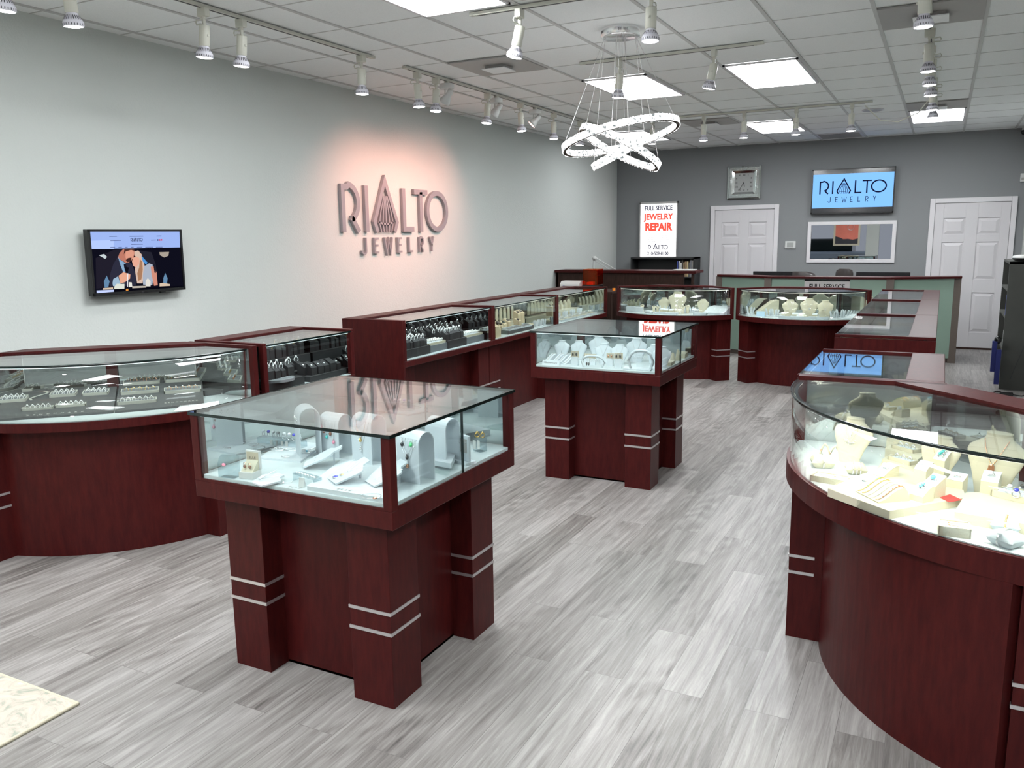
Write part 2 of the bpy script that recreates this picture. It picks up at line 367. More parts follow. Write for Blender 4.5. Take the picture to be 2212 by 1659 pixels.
# doors
def panel_door(n, x0, x1, ztop, label, knob=1):
    t = bpy.data.objects.new(n, None); COL.objects.link(t); t.location = ((x0+x1)/2, YB, 0); t['kind'] = 'structure'; t['label'] = label
    w = (x1-x0)/2; tw = .065; m = MB()
    m.box(-w, -w+tw, -.034, 0, 0, ztop).box(w-tw, w, -.034, 0, 0, ztop).box(-w+tw, w-tw, -.034, 0, ztop-tw, ztop)
    part('door_casing', m, M['trimp'], t, .003)
    iw = w-tw-.004; h = ztop-tw-.006
    m = MB().box(-iw, iw, -.004, 0, .025, h); g = -.018; PZ = ((1.60, 1.83), (.98, 1.50), (.24, .80)); xo, xi = iw-.11, .075
    m.box(-iw, -xo, g, -.004, .025, h).box(xo, iw, g, -.004, .025, h).box(-xi, xi, g, -.004, .025, h)
    zs = [.025]+[z for p in sorted(PZ) for z in p]+[h]
    for k in range(0, len(zs), 2): m.box(-xo, -xi, g, -.004, zs[k], zs[k+1]).box(xi, xo, g, -.004, zs[k], zs[k+1])
    for sx in (-1, 1):
        for z0, z1 in PZ:
            a, b = sorted((sx*xi, sx*xo)); i, j = .014, .05
            q = [(a+i, -.004, z0+i), (b-i, -.004, z0+i), (b-i, -.004, z1-i), (a+i, -.004, z1-i), (a+j, g+.002, z0+j), (b-j, g+.002, z0+j), (b-j, g+.002, z1-j), (a+j, g+.002, z1-j)]
            m.add(q, [(4, 5, 6, 7), (0, 1, 5, 4), (1, 2, 6, 5), (2, 3, 7, 6), (3, 0, 4, 7)])
    part('door_leaf', m, M['doorp'], t, .002)
    part('door_knob', MB().ball((knob*(iw-.06), -.06, .95), .028).tube([(knob*(iw-.06), 0, .95), (knob*(iw-.06), -.05, .95)], .012), M['chrome'], t)
    part('threshold', MB().box(-iw, iw, -.03, 0, 0, .025), M['wooddark'], t)
panel_door('door_1', -3.30, -2.26, 2.09, 'white six panel door left of the wall clock')
panel_door('door_2', -.205, .85, 2.105, 'white six panel door at the right end of the back wall', -1)
m = MB()
for a, b in ((XL, -3.30), (-2.26, -.205), (.85, XR)): m.box(a, b, YB-.012, YB, 0, .1)
struct('baseboard_back', m, M['trimp']); struct('baseboard_left', MB().box(XL, XL+.012, YF, YB-.012, 0, .1), M['trimp'])
# mirrored observation window
w = bpy.data.objects.new('window_1', None); COL.objects.link(w); w.location = (-1.226, YB, 1.512); w['kind'] = 'structure'; w['label'] = 'mirrored white framed window below the screen on the back wall'
m = MB()
for a, b, c, d in ((-.608, .608, .252, .301), (-.608, .608, -.301, -.252), (-.608, -.556, -.252, .252), (.556, .608, -.252, .252)): m.box(a, b, -.025, .0, c, d)
part('window_frame', m, M['trimp'], w, .003)
M['winmirror'] = mat('mirrored window glass', (.50, .50, .50), .01, 1)
part('mirror_pane', MB().box(-.556, .556, -.004, .0, -.252, .252), M['winmirror'], w)

# ------------------------------------------------------------------ logo
def rialto(mb, cap, w, d0, d1, x0=0, z0=0, mi=0, fine=True, sx=1):
    """art deco wordmark; cap = letter height, total width 4.26 cap; returns nothing, adds to a dict of MBs when mb is a dict"""
    def L(k): return mb[k] if isinstance(mb, dict) else mb
    W = w*cap
    def P(pts): return [(x0+x*cap*sx, z0+z*cap) for x, z in pts]
    h = w/2
    L('letter_r').ribbon(P([(h, 0), (h, 1-h), (.20, 1-h)]+arc(.20, .62, .38-h+.06, 90, -62, 14)[1:]+[(.33, .285)]), W, d0, d1, mi)
    L('letter_r').ribbon(P([(.33, .30), (.36, .28), (.575, 0)]), W, d0, d1, mi)
    L('letter_i').ribbon(P([(.87, 0), (.87, 1)]), W, d0, d1, mi)
    ax = 1.575
    L('letter_a').ribbon(P([(ax-.33, 0), (ax-.43, .22), (ax, 1.14), (ax+.43, .22), (ax+.33, 0)]), W*.9, d0, d1, mi)
    f = w*.34*cap
    for k, bx in enumerate((-.26, -.13, .0, .13, .26)):
        if not fine and k in (1, 3): continue
        L('letter_a').ribbon(P([(ax+bx*.22, .80), (ax+bx*.75, .45), (ax+bx, .2), (ax+bx*.75, 0)]), f, d0, d0+(d1-d0)*.9, mi)
    L('letter_a').ribbon(P([(ax-.30, .22), (ax-.15, .185), (ax, .175), (ax+.15, .185), (ax+.30, .22)]), f*1.1, d0, d0+(d1-d0)*.9, mi)
    L('letter_l').ribbon(P([(2.25+h, 1), (2.25+h, h), (2.70, h)]), W, d0, d1, mi)
    L('letter_t').ribbon(P([(2.74, 1-h), (3.32, 1-h)]), W, d0, d1, mi); L('letter_t').ribbon(P([(3.03, 1-h), (3.03, 0)]), W, d0, d1, mi)
    L('letter_o').ribbon(P(arc(3.765, .5, .5-h, 0, 360, 32)[:-1]), W, d0, d1, mi, True)
def jewelry(mb, cap, w, d0, d1, x0, z0, adv, mi=0):
    """thin spaced capitals J E W E L R Y; adv = advance per letter"""
    W = w*cap
    G = {'J': [[(.0, .22)]+[(x, z) for x, z in arc(.2, .2, .2, 180, 360, 8)]+[(.4, 1)]], 'E': [[(.42, 1-w/2), (0, 1-w/2), (0, w/2), (.42, w/2)], [(0, .5), (.36, .5)]],
         'W': [[(0, 1), (.22, 0), (.42, .85), (.62, 0), (.84, 1)]], 'L': [[(0, 1), (0, w/2), (.42, w/2)]],
         'R': [[(0, 0), (0, 1-w/2), (.2, 1-w/2)]+arc(.2, .72, .25, 80, -90, 8)+[(0, .46)], [(.15, .46), (.42, 0)]], 'Y': [[(0, 1), (.24, .5), (.48, 1)], [(.24, .5), (.24, 0)]]}
    out = []
    for i, ch in enumerate('JEWELRY'):
        b = mb[i] if isinstance(mb, list) else mb
        for st in G[ch]: b.ribbon([(x0+adv*i-(.2*cap if ch == 'W' else 0)+x*cap, z0+z*cap) for x, z in st], W, d0, d1, mi)

# wall sign on the left wall: local x runs towards +y, local -y points into the room (+x)
k = 4.88/4.852
sg = thing('wall_sign', 'raised grey metal shop lettering on the pink lit part of the left wall', 'sign', (XL, 6.03*k, 1.66+(1.722-1.66)*k), R(90))
keys = ['letter_r', 'letter_i', 'letter_a', 'letter_l', 'letter_t', 'letter_o']
d = {q: MB() for q in keys}; rialto(d, .428, .118, -.034, -.002)
for q in keys:
    o = part(q, d[q], M['letter'], sg)
js = [MB() for _ in range(7)]; jewelry(js, .152, .125, -.030, -.002, .285, -.205, .195)
for q, b in zip('jewelry', js): part('letter_'+q, b, M['letter'], sg)

# left wall television
M['tvbg'] = emit('web page background', (.43, .52, .88), .95)
tv = thing('television', 'black flat television showing a web page with a couple, on the left wall', 'television', (-4.80, 3.84, 1.53), R(90))
tvw, tvh = .3645, .211
tilt = bpy.data.objects.new('tv_body', None)
def tilted(mb, a):
    mb.T = Matrix.Rotation(a, 4, 'X'); return mb
TA = R(1)
part('casing', tilted(MB(), TA).box(-tvw, tvw, -.0, .045, -tvh, tvh), M['blackpl'], tv, .004)
m = tilted(MB(), TA)
for a, b, c, dd in ((-tvw, tvw, tvh-.014, tvh), (-tvw, tvw, -tvh, -tvh+.020), (-tvw, -tvw+.014, -tvh, tvh), (tvw-.014, tvw, -tvh, tvh)): m.box(a, b, -.008, 0, c, dd)
part('bezel', m, M['blackpl'], tv)
part('wall_bracket', MB().box(-.12, .12, .03, .078, -.1, .1).box(-.02, .02, .02, .05, -.15, .15), M['blackpl'], tv)
part('sensor_bump', tilted(MB(), TA).box(.15, .19, -.006, .01, -tvh-.008, -tvh), M['blackpl'], tv)
# picture on the screen, drawn as flat emissive areas in the frame of the panel
SX0, SX1, SZ0, SZ1 = -tvw+.014, tvw-.014, -tvh+.020, tvh-.014
TLc, TRc, BRc, BLc = (283, 243), (1787, 250), (1858, 1185), (400, 1305)
def homog():
    src = [TLc, TRc, BRc, BLc]; dst = [(SX0, SZ1), (SX1, SZ1), (SX1, SZ0), (SX0, SZ0)]
    A = []; B = []
    for (x, y), (u, v) in zip(src, dst):
        A.append([x, y, 1, 0, 0, 0, -u*x, -u*y]); B.append(u); A.append([0, 0, 0, x, y, 1, -v*x, -v*y]); B.append(v)
    n = 8
    for i in range(n):
        p = max(range(i, n), key=lambda q: abs(A[q][i])); A[i], A[p] = A[p], A[i]; B[i], B[p] = B[p], B[i]
        for j in range(n):
            if j != i:
                f = A[j][i]/A[i][i]; A[j] = [a-f*b for a, b in zip(A[j], A[i])]; B[j] -= f*B[i]
    return [B[i]/A[i][i] for i in range(n)]
H = homog()
def hp(x, y):
    w_ = H[6]*x+H[7]*y+1; return ((H[0]*x+H[1]*y+H[2])/w_, (H[3]*x+H[4]*y+H[5])/w_)
pal = {}
def pc(c):
    if c not in pal: pal[c] = (len(pal), emit('screen colour', tuple((v/255)**2.2 for v in c), 1.0))
    return pal[c][0]
shapes = [((20,20,30), [(280,540),(1800,515),(1860,1190),(380,1310)]),
 ((140,162,215), [(275,235),(1795,245),(1800,518),(300,545)]), ((160,180,228), [(300,400),(700,390),(700,545),(305,545)]),
 ((34,32,42), [(700,560),(900,545),(700,1180),(420,1230),(400,700)]),
 ((36,36,46), [(1060,560),(1330,600),(1400,800),(1430,1000),(1250,900),(1150,700)]),
 ((44,44,58), [(770,680),(700,800),(640,1000),(650,1190),(1080,1170),(1080,1000),(1010,800),(900,740)]),
 ((168,108,92), [(860,545),(1030,535),(1052,600),(1035,690),(960,775),(905,780),(770,700),(800,610)]),
 ((196,136,116), [(900,560),(1030,560),(1040,640),(1000,740),(940,770),(900,690)]),
 ((70,48,44), [(880,540),(1035,532),(1052,580),(990,560),(900,590),(870,640)]),
 ((60,40,38), [(940,700),(1000,690),(990,760),(930,770),(905,740)]),
 ((120,150,178), [(770,665),(800,720),(905,790),(925,930),(870,950),(820,830)]),
 ((30,30,40), [(870,800),(905,795),(925,850),(900,930),(880,860)]),
 ((205,150,130), [(1020,700),(1090,660),(1150,700),(1150,790),(1075,865),(1030,830),(1010,760)]),
 ((190,165,150), [(1045,590),(1110,570),(1170,640),(1190,720),(1220,830),(1210,960),(1190,1130),(1100,1130),(1070,960),(1060,870),(1130,800),(1130,700),(1050,660)]),
 ((150,110,84), [(1140,720),(1180,760),(1190,900),(1170,1060),(1120,1090),(1100,960),(1130,860)]),
 ((70,130,190), [(1160,650),(1200,700),(1270,780),(1240,810),(1190,760)]),
 ((150,158,172), [(1210,840),(1290,790),(1350,810),(1370,1000),(1350,1160),(1200,1150),(1190,1000)]),
 ((185,125,108), [(1320,850),(1370,840),(1420,950),(1440,1160),(1380,1170),(1340,1000)]),
 ((30,30,40), [(1360,800),(1390,800),(1410,950),(1385,950)]),
 ((205,150,126), [(790,1000),(870,940),(985,980),(980,1050),(900,1110),(820,1135)]),
 ((140,164,184), [(690,1130),(700,1060),(780,1010),(820,1140),(760,1180),(700,1180)]),
 ((20,20,28), [(895,850),(960,860),(940,960),(905,950)]), ((210,210,215), [(935,960),(950,960),(948,1190),(935,1190)]),
 ((176,186,190), [(450,650),(540,630),(590,680),(560,715)]), ((150,140,130), [(1460,600),(1620,595),(1610,660),(1540,690),(1470,650)]),
 ((88,120,150), [(545,1100),(590,1000),(640,1100),(620,1200),(560,1210)]), ((88,120,150), [(1530,1040),(1560,950),(1600,1040),(1590,1140),(1530,1140)]),
 ((196,200,190), [(720,1190),(760,1140),(890,1140),(890,1225),(720,1240)]), ((206,204,196), [(960,1110),(1010,1115),(1020,1190),(960,1195)]),
 ((200,196,188), [(1240,1080),(1275,1040),(1320,1090),(1320,1180),(1240,1180)]), ((190,170,150), [(1470,1130),(1520,1120),(1640,1140),(1640,1170),(1470,1180)]),
 ((168,160,150), [(1020,1180),(1250,1170),(1250,1200),(1020,1215)]), ((190,170,150), [(530,1215),(700,1200),(700,1235),(530,1250)]),
 ((14,14,22), [(395,1250),(1855,1165),(1858,1190),(400,1308)]), ((176,188,228), [(425,1255),(715,1240),(715,1275),(428,1300)]), ((200,130,60), [(915,1225),(955,1222),(955,1255),(915,1258)]),
 ((60,70,110), [(620,325),(750,323),(750,331),(620,333)]), ((60,70,110), [(960,322),(1190,320),(1190,330),(960,332)]), ((60,70,110), [(1410,320),(1490,318),(1490,328),(1410,330)]),
 ((80,90,130), [(640,395),(820,390),(820,400),(640,405)]), ((80,90,130), [(990,462),(1185,458),(1185,468),(990,472)]), ((80,90,130), [(1320,388),(1400,386),(1400,398),(1320,400)]),
 ((60,60,90), [(1418,380),(1442,380),(1442,405),(1418,405)]), ((180,50,90), [(1450,380),(1474,380),(1474,405),(1450,405)]), ((190,50,80), [(1480,378),(1504,378),(1504,403),(1480,403)])]
for xx, ww in ((640, 80), (775, 60), (890, 40), (985, 45), (1085, 90), (1225, 130), (1400, 110)): shapes.append(((70,80,120), [(xx,511),(xx+ww,508),(xx+ww,518),(xx,521)]))
m = tilted(MB(), TA); lay = 0
for c, ply in shapes:
    lay += 1; dd = -.0005-.00003*lay; q = [hp(*p) for p in ply]; q = [(min(max(x, SX0), SX1), min(max(z, SZ0), SZ1)) for x, z in q]
    a = sum(q[i][0]*q[(i+1)%len(q)][1]-q[(i+1)%len(q)][0]*q[i][1] for i in range(len(q)))
    if a < 0: q = q[::-1]
    m.add([(x, dd, z) for x, z in q], [tuple(range(len(q)))], pc(c))
ink = pc((40, 44, 70)); lx = hp(980, 415); rx = hp(1180, 413)
cap = (rx[0]-lx[0])/4.26
rialto(m, cap, .16, -.0035, -.0030, lx[0], lx[1], ink, False)
part('screen', m, [v[1] for v in sorted(pal.values(), key=lambda v: v[0])], tv, label='lit screen with a couple embracing below a pale blue page header')
text_part('maker_badge', '_____', .008, M['silver'], tv, (0, -.010, -tvh+.008), (R(90)+TA, 0, 0))

# back wall screen
M['scrblue'] = emit('screen blue', (.20, .46, .93), 1.0); M['scrink'] = emit('screen ink', (.006, .008, .03), 1.0); M['scrgrey'] = mat('dark letterbox glass', (.02, .02, .022), .12, coat=1)
t = thing('television', 'black flat television with the blue shop logo, on the back wall', 'television', (-1.235, YB-.07, 2.246))
part('casing', MB().box(-.562, .562, 0, .05, -.322, .322), M['blackpl'], t, .005)
m = MB()
for a, b, c, dd in ((-.562, .562, .308, .322), (-.562, .562, -.322, -.300), (-.562, -.546, -.322, .322), (.546, .562, -.322, .322)): m.box(a, b, -.010, 0, c, dd)
part('bezel', m, M['blackpl'], t)
m = MB().box(-.546, .546, -.002, 0, -.30, .308, 2).box(-.546, .546, -.004, -.001, -.236, .249, 0)
rialto(m, .185, .105, -.0062, -.0045, -.455, -.035, 1, sx=1.16)
jewelry(m, .075, .11, -.0062, -.0045, -.325, -.155, .102, 1)
part('screen', m, [M['scrblue'], M['scrink'], M['scrgrey']], t, label='blue lit screen with dark shop logo lettering')
part('wall_bracket', MB().box(-.2, .2, .045, .07, -.12, .12), M['blackpl'], t)
text_part('maker_badge', '___', .012, M['silver'], t, (0, -.0115, -.312), (R(90), 0, 0))

# lit repair sign
M['signw'] = emit('backlit white acrylic', (1, 1, 1), 1.35); M['signred'] = emit('backlit red print', (.87, .09, .06), 1.0); M['signink'] = emit('backlit dark print', (.03, .03, .06), 1)
t = thing('lightbox_sign', 'backlit white repair sign with red lettering, above the black bookcase', 'sign', (-4.145, YB-.05, 1.735))
m = MB()
for a, b, c, dd in ((-.318, .318, .415, .447), (-.318, .318, -.45, -.43), (-.318, -.300, -.45, .447), (.300, .318, -.45, .447)): m.box(a, b, -.01, .05, c, dd)
part('sign_frame', m, M['silver'], t, .002); part('lit_face', MB().box(-.3, .3, 0, .03, -.43, .415), M['signw'], t)
for nm, s, sz, z, mm, off, xs in (('heading_text', 'FULL SERVICE', .098, .315, 'signink', .0032, .78), ('heading_text', 'JEWELRY', .132, .165, 'signred', .006, .90), ('heading_text', 'REPAIR', .165, -.005, 'signred', .009, .86), ('phone_text', '210-509-8100', .075, -.405, 'signink', .0022, .84)):
    text_part(nm, s, sz, M[mm], t, (0, -.006, z), (R(90), 0, 0), offset=off, depth=.002, xscale=xs)
m = MB(); rialto(m, .078, .14, -.008, -.002, -.166, -.318, 0, False); part('logo', m, M['signink'], t)
lines = [('Clean soldered', 'Tips rebuilt'), ('Chain soldered', 'Appraisals'), ('Watch link resized', 'Stones replaced'), ('Prong repairs', 'Stones tightened'), ('Ring sizing', 'Pearl restringing'), ('Prongs retipped', 'And more')]
for i, (a, b) in enumerate(lines):
    for x, s in ((-.19, a), (.03, b)): text_part('small_print', s, .024, M['signink'], t, (x, -.004, -.045-.029*i), (R(90), 0, 0), align='LEFT')

# wall clock
t = thing('wall_clock', 'square mirrored clock with roman numerals above the left door', 'clock', (-2.802, YB-.02, 2.43))
M['clockface'] = mat('grey clock face', (.36, .37, .36), .5); M['bevmir'] = mat('bevelled mirror glass', (.80, .86, .84), .06, 1, noise=.2, nscale=60)
m = MB()
for (o_, i_, y0, y1) in ((.252, .226, -.012, -.024), (.178, .142, -.024, -.014)):
    for r in range(4):
        T = Matrix.Rotation(R(90*r), 4, 'Y'); m.T = T
        m.add([(-o_, 0, o_), (o_, 0, o_), (o_, y0, o_), (-o_, y0, o_), (-i_, y1, i_), (i_, y1, i_)], [(0, 3, 2, 1), (3, 4, 5, 2)])
m.T = None; m.box(-.252, .252, -.008, .02, -.252, .252)
part('mirror_frame', m, M['bevmir'], t)
m = MB()
for i in range(22):
    for j in range(22):
        x, z = -.215+i*.0205, -.215+j*.0205
        if max(abs(x), abs(z)) > .18 and max(abs(x), abs(z)) < .225:
            h = .008; m.add([(x-h, -.009, z), (x, -.009, z-h), (x+h, -.009, z), (x, -.009, z+h), (x, -.018, z)], [(0, 1, 4), (1, 2, 4), (2, 3, 4), (3, 0, 4)])
part('crystal_border', m, M['gem'], t)
part('dial', MB().box(-.142, .142, -.014, -.010, -.142, .142), M['clockface'], t)
rom = ['XII', 'I', 'II', 'III', 'IIII', 'V', 'VI', 'VII', 'VIII', 'IX', 'X', 'XI']
for i, s in enumerate(rom):
    a = R(90-30*i); rr = .112/max(abs(math.cos(a)), abs(math.sin(a)))
    rr = min(rr, .135); text_part('numeral', s, .036, M['onyx'], t, (rr*math.cos(a)-.0, -.0155, rr*math.sin(a)-.012), (R(90), 0, 0), depth=.0005)
part('hour_hand', MB().ribbon([(0, 0), (.012, -.06)], .009, -.020, -.018), M['onyx'], t)
part('minute_hand', MB().ribbon([(.006, .012), (-.062, -.105)], .006, -.023, -.021), M['onyx'], t)

t = thing('thermostat', 'small white thermostat between the left door and the mirrored window', 'thermostat', (-2.075, YB-.014, 1.478))
part('housing', MB().box(-.08, .08, -.014, .014, -.055, .055), M['whitepl'], t, .01); part('display', MB().box(-.048, .048, -.0165, -.013, -.035, .035), M['clockface'], t)
t = thing('motion_sensor', 'small white wall box high beside the right door', 'sensor', (.885, YB-.02, 2.345)); part('housing', MB().box(-.03, .03, -.02, .02, -.055, .055), M['whitepl'], t, .005); part('lens_window', MB().box(-.018, .018, -.024, -.018, -.03, .0), M['ventp'], t)
t = thing('security_camera', 'tiny dark security camera under the ceiling at the right back corner', 'camera', (.85, YB-.1, 2.93)); part('mount', MB().cyl((0, 0), .03, .02, .055), M['whitepl'], t); part('camera_body', MB().ball((0, 0, 0), .04), M['blackpl'], t)

# ------------------------------------------------------------------ display cases
def area(parent, loc, rot, sx, sy, W, col):
    l = bpy.data.lights.new('case_light', 'AREA'); l.shape = 'RECTANGLE'; l.size = sx; l.size_y = sy; l.energy = W; l.color = col
    o = bpy.data.objects.new('case_light', l); COL.objects.link(o); o.parent = parent; o.location = loc; o.rotation_euler = rot; return o
COOL, WARM = (.84, .94, 1), (1, .93, .78)

def straight_case(label, loc, rz, W, D, T, deck, apb, side='glass', led='y', rearw=.15, group=None, legs=True, gaps=(), lw=.20, tone=WARM, W_=None):
    """front is local -y at y=0, case runs from x=0 to x=W, back at y=D"""
    t = thing('display_case', label, 'display case', loc, rz, group); wd = M['wood']
    # base
    m = MB().box(.10, W-.10, .14, D-.04, 0, apb); part('base_cabinet', m, wd, t, .002)
    for a in (.0, W-lw):
        lg = part('corner_leg', MB().box(a+.004, a+lw-.004, .05, .24, 0, apb), wd, t, .002)
        for z in (.285, .355): part('silver_strip', MB().box(a+.002, a+lw-.002, .046, .05, z-.006, z+.006), M['silver'], lg)
    ap = part('apron', MB().box(0, W, 0, D, apb, deck-.004), wd, t, .003)
    part('deck', MB().box(.03, W-.03, .012, D-.03, deck-.004, deck), M['deck'], t)
    # posts and end frames
    for x in (0, W-.032):
        part('end_post', MB().box(x, x+.032, 0, .034, deck-.004, T-.008), wd, t, .002); part('end_post', MB().box(x, x+.032, D-.05, D, deck-.004, T-.008), wd, t, .002)
    fr = MB().box(0, .030, .0, D, T-.008, T+.010).box(W-.030, W, 0, D, T-.008, T+.010).box(.03, W-.03, D-rearw, D, T-.008, T+.010)
    part('top_frame', fr, wd, t, .003)
    part('top_glass', MB().box(.030, W-.030, .0, D-rearw, T-.008, T), M['glass'], t)
    part('glass_edge', MB().box(.030, W-.030, -.0015, .0, T-.0105, T+.001), M['glassedge'], t)
    part('front_glass', MB().box(.032, W-.032, .006, .012, deck-.004, T-.008), M['glass'], t)
    for x in (.014, W-.018):
        if side == 'wood' and x < .1: part('end_panel', MB().box(-.012, .012, .002, D, 0, T+.010), wd, t, .002)
        part('end_mirror', MB().box(x, x+.004, .034, D-.05, deck, T-.01), M['mirror'], t)
    part('sliding_door', MB().box(.03, W/2+.02, D-.045, D-.040, deck, T-.01), M['mirror'], t)
    part('sliding_door', MB().box(W/2-.02, W-.03, D-.036, D-.031, deck, T-.01), M['mirror'], t)
    part('rear_post', MB().box(W/2-.014, W/2+.014, D-.06, D-.05, deck, T-.01), wd, t)
    part('led_strip', MB().box(.04, W-.04, .016, .026, T-.016, T-.009), M['led'+led], t)
    part('led_channel', MB().box(.04, W-.04, .012, .030, T-.0095, T-.0082), M['slot'], t)
    area(t, (W/2, .05, T-.02), (R(18), 0, 0), W-.1, .03, (W_ or CASE_W)*W, tone)
    return t

def corner_case(label, loc, rz, a, e, sag, T, deck, apb, leg=.3, inset=.10, led='y', tone=WARM, rearw=.14, W_=None, base=(.63, 1.0, 0, .5), legn=None):
    """quarter-turn case: local origin at the middle of its back edge, front bulges to -y; ends at 45 degrees"""
    t = thing('curved_display_case', label, 'display case', loc, rz); wd = M['wood']; c = math.sqrt(.5)
    hx, fy = a+e*c, -e*c                                   # front end points (+-hx, fy)
    def front(h, y, s, n=28):
        Rr = (h*h+s*s)/(2*s); cyy = y-s+Rr; th = math.asin(min(1, h/Rr))
        if s > Rr: th = math.pi-th
        return [(Rr*math.sin(th*(2*i/n-1)), cyy-Rr*math.cos(th*(2*i/n-1))) for i in range(n+1)]
    out = front(hx, fy, sag)
    foot = out+[(a, 0), (-a, 0)]
    part('apron', MB().prism(foot, apb, deck-.004), wd, t, .002)
    k = .975; fd = [(x*k, fy+(y-fy)*k+.004) for x, y in out]
    part('deck', MB().prism(fd+[(a-.02, -.03), (-a+.02, -.03)], deck-.004, deck), M['deck'], t)
    # base: inset curve between two legs
    ap_, Rb, sh, lim = base
    ib = []
    for i in range(29):
        x = -lim+2*lim*i/28; y = -(ap_-(Rb-math.sqrt(max(0, Rb*Rb-(x-sh)**2)))); ib.append((x, y))
    part('base_cabinet', MB().prism(ib+[(a, -.04), (-a, -.04)], 0, apb, sm=False), wd, t)
    legf = leg
    for s in (-1, 1):
        leg = legn if (s == 1 and legn) else legf
        # leg: strip along the end face, leg wide perpendicular to it
        ux, uy = s*c, -c                                    # along the end, outwards
        vx, vy = -s*c, -c                                   # perpendicular, towards the middle of the front
        P0 = (s*hx-ux*.05, fy-uy*.05)
        q = [P0, (P0[0]-ux*.16, P0[1]-uy*.16), (P0[0]-ux*.16+vx*leg, P0[1]-uy*.16+vy*leg), (P0[0]+vx*leg, P0[1]+vy*leg)]
        lg = part('corner_leg', MB().prism(q, 0, apb), wd, t, .002)
        for z in (.285, .355):
            A = (P0[0]+ux*.003, P0[1]+uy*.003); B = (P0[0]+vx*(leg+.003)+ux*.003, P0[1]+vy*(leg+.003)+uy*.003); Cc = (P0[0]+vx*(leg+.003)-ux*.1, P0[1]+vy*(leg+.003)-uy*.1)
            part('silver_strip', MB().prism([A, B, Cc, (Cc[0]-vx*.006, Cc[1]-vy*.006), (B[0]-vx*.006-ux*.006, B[1]-vy*.006-uy*.006), (A[0]-ux*.006, A[1]-uy*.006)], z-.006, z+.006), M['silver'], lg)
        # end frame
        w = (vx*.032, vy*.032)
        def seg(r0, r1, z0, z1, ww=.032, o=0):
            A = (s*a+ux*r0+vx*o, uy*r0+vy*o); B = (s*a+ux*r1+vx*o, uy*r1+vy*o)
            return [A, B, (B[0]+vx*ww, B[1]+vy*ww), (A[0]+vx*ww, A[1]+vy*ww)]
        part('end_post', MB().prism(seg(e-.036, e, 0, 0), deck-.004, T-.008), wd, t, .002)
        part('top_frame', MB().prism(seg(.0, e, 0, 0), T-.008, T+.010), wd, t, .003)
        part('end_mirror', MB().prism(seg(.05, e-.036, 0, 0, .004, .014), deck, T-.01), M['mirror'], t)
    rr = rearw; kx = rr*math.tan(R(22.5))
    part('rear_frame', MB().prism([(-a+.03, 0), (a-.03, 0), (a+rr-.03, -rr), (-a-rr+.03, -rr)], T-.008, T+.010), wd, t, .003)
    gi = [(x*.985, y) for x, y in out]
    part('top_glass', MB().prism([(x, y) for x, y in gi]+[(a+rr-.035, -rr), (-a-rr+.035, -rr)], T-.008, T), M['glass'], t)
    def band(k0, k1, z0, z1):
        o_ = [(x*k0, fy+(y-fy)*k0+(1-k0)*.3) for x, y in gi[1:-1]]; i_ = [(x*k1, fy+(y-fy)*k1+(1-k1)*.3) for x, y in gi[1:-1]]
        m = MB(); n = len(o_); vs = [(x, y, z) for z in (z0, z1) for x, y in o_+i_]; fs = []
        for i in range(n-1):
            fs += [(i, i+1, 2*n+i+1, 2*n+i), (n+i+1, n+i, 3*n+i, 3*n+i+1), (2*n+i, 2*n+i+1, 3*n+i+1, 3*n+i), (i+1, i, n+i, n+i+1)]
        fs += [(0, 2*n, 3*n, n), (n-1, 2*n-1, 4*n-1, 3*n-1)]
        return m.add(vs, fs, 0, True)
    part('glass_edge', band(1.003, 1.001, T-.0105, T+.001), M['glassedge'], t)
    part('front_glass', band(.992, .985, deck-.004, T-.008), M['glass'], t)
    part('led_strip', band(.979, .970, T-.016, T-.0096), M['led'+led], t); part('led_channel', band(.983, .966, T-.0095, T-.0082), M['slot'], t)
    part('sliding_door', MB().box(-a-.02, .02, -.045, -.040, deck, T-.01), M['mirror'], t)
    part('sliding_door', MB().box(-.02, a+.02, -.036, -.031, deck, T-.01), M['mirror'], t)
    part('rear_post', MB().box(-.03, .03, -.062, -.048, deck, T-.01), wd, t, label='narrow wooden post between the rear doors')
    n = 4
    for i in range(n):
        p, q = out[3+i*22//n], out[3+(i+1)*22//n]; mx, my = (p[0]+q[0])/2, (p[1]+q[1])/2; an = math.atan2(q[1]-p[1], q[0]-p[0]); L_ = math.hypot(q[0]-p[0], q[1]-p[1])
        area(t, (mx*.94, my+.06, T-.02), (R(18), 0, an), L_, .03, (W_ or CASE_W)*L_, tone)
    return t

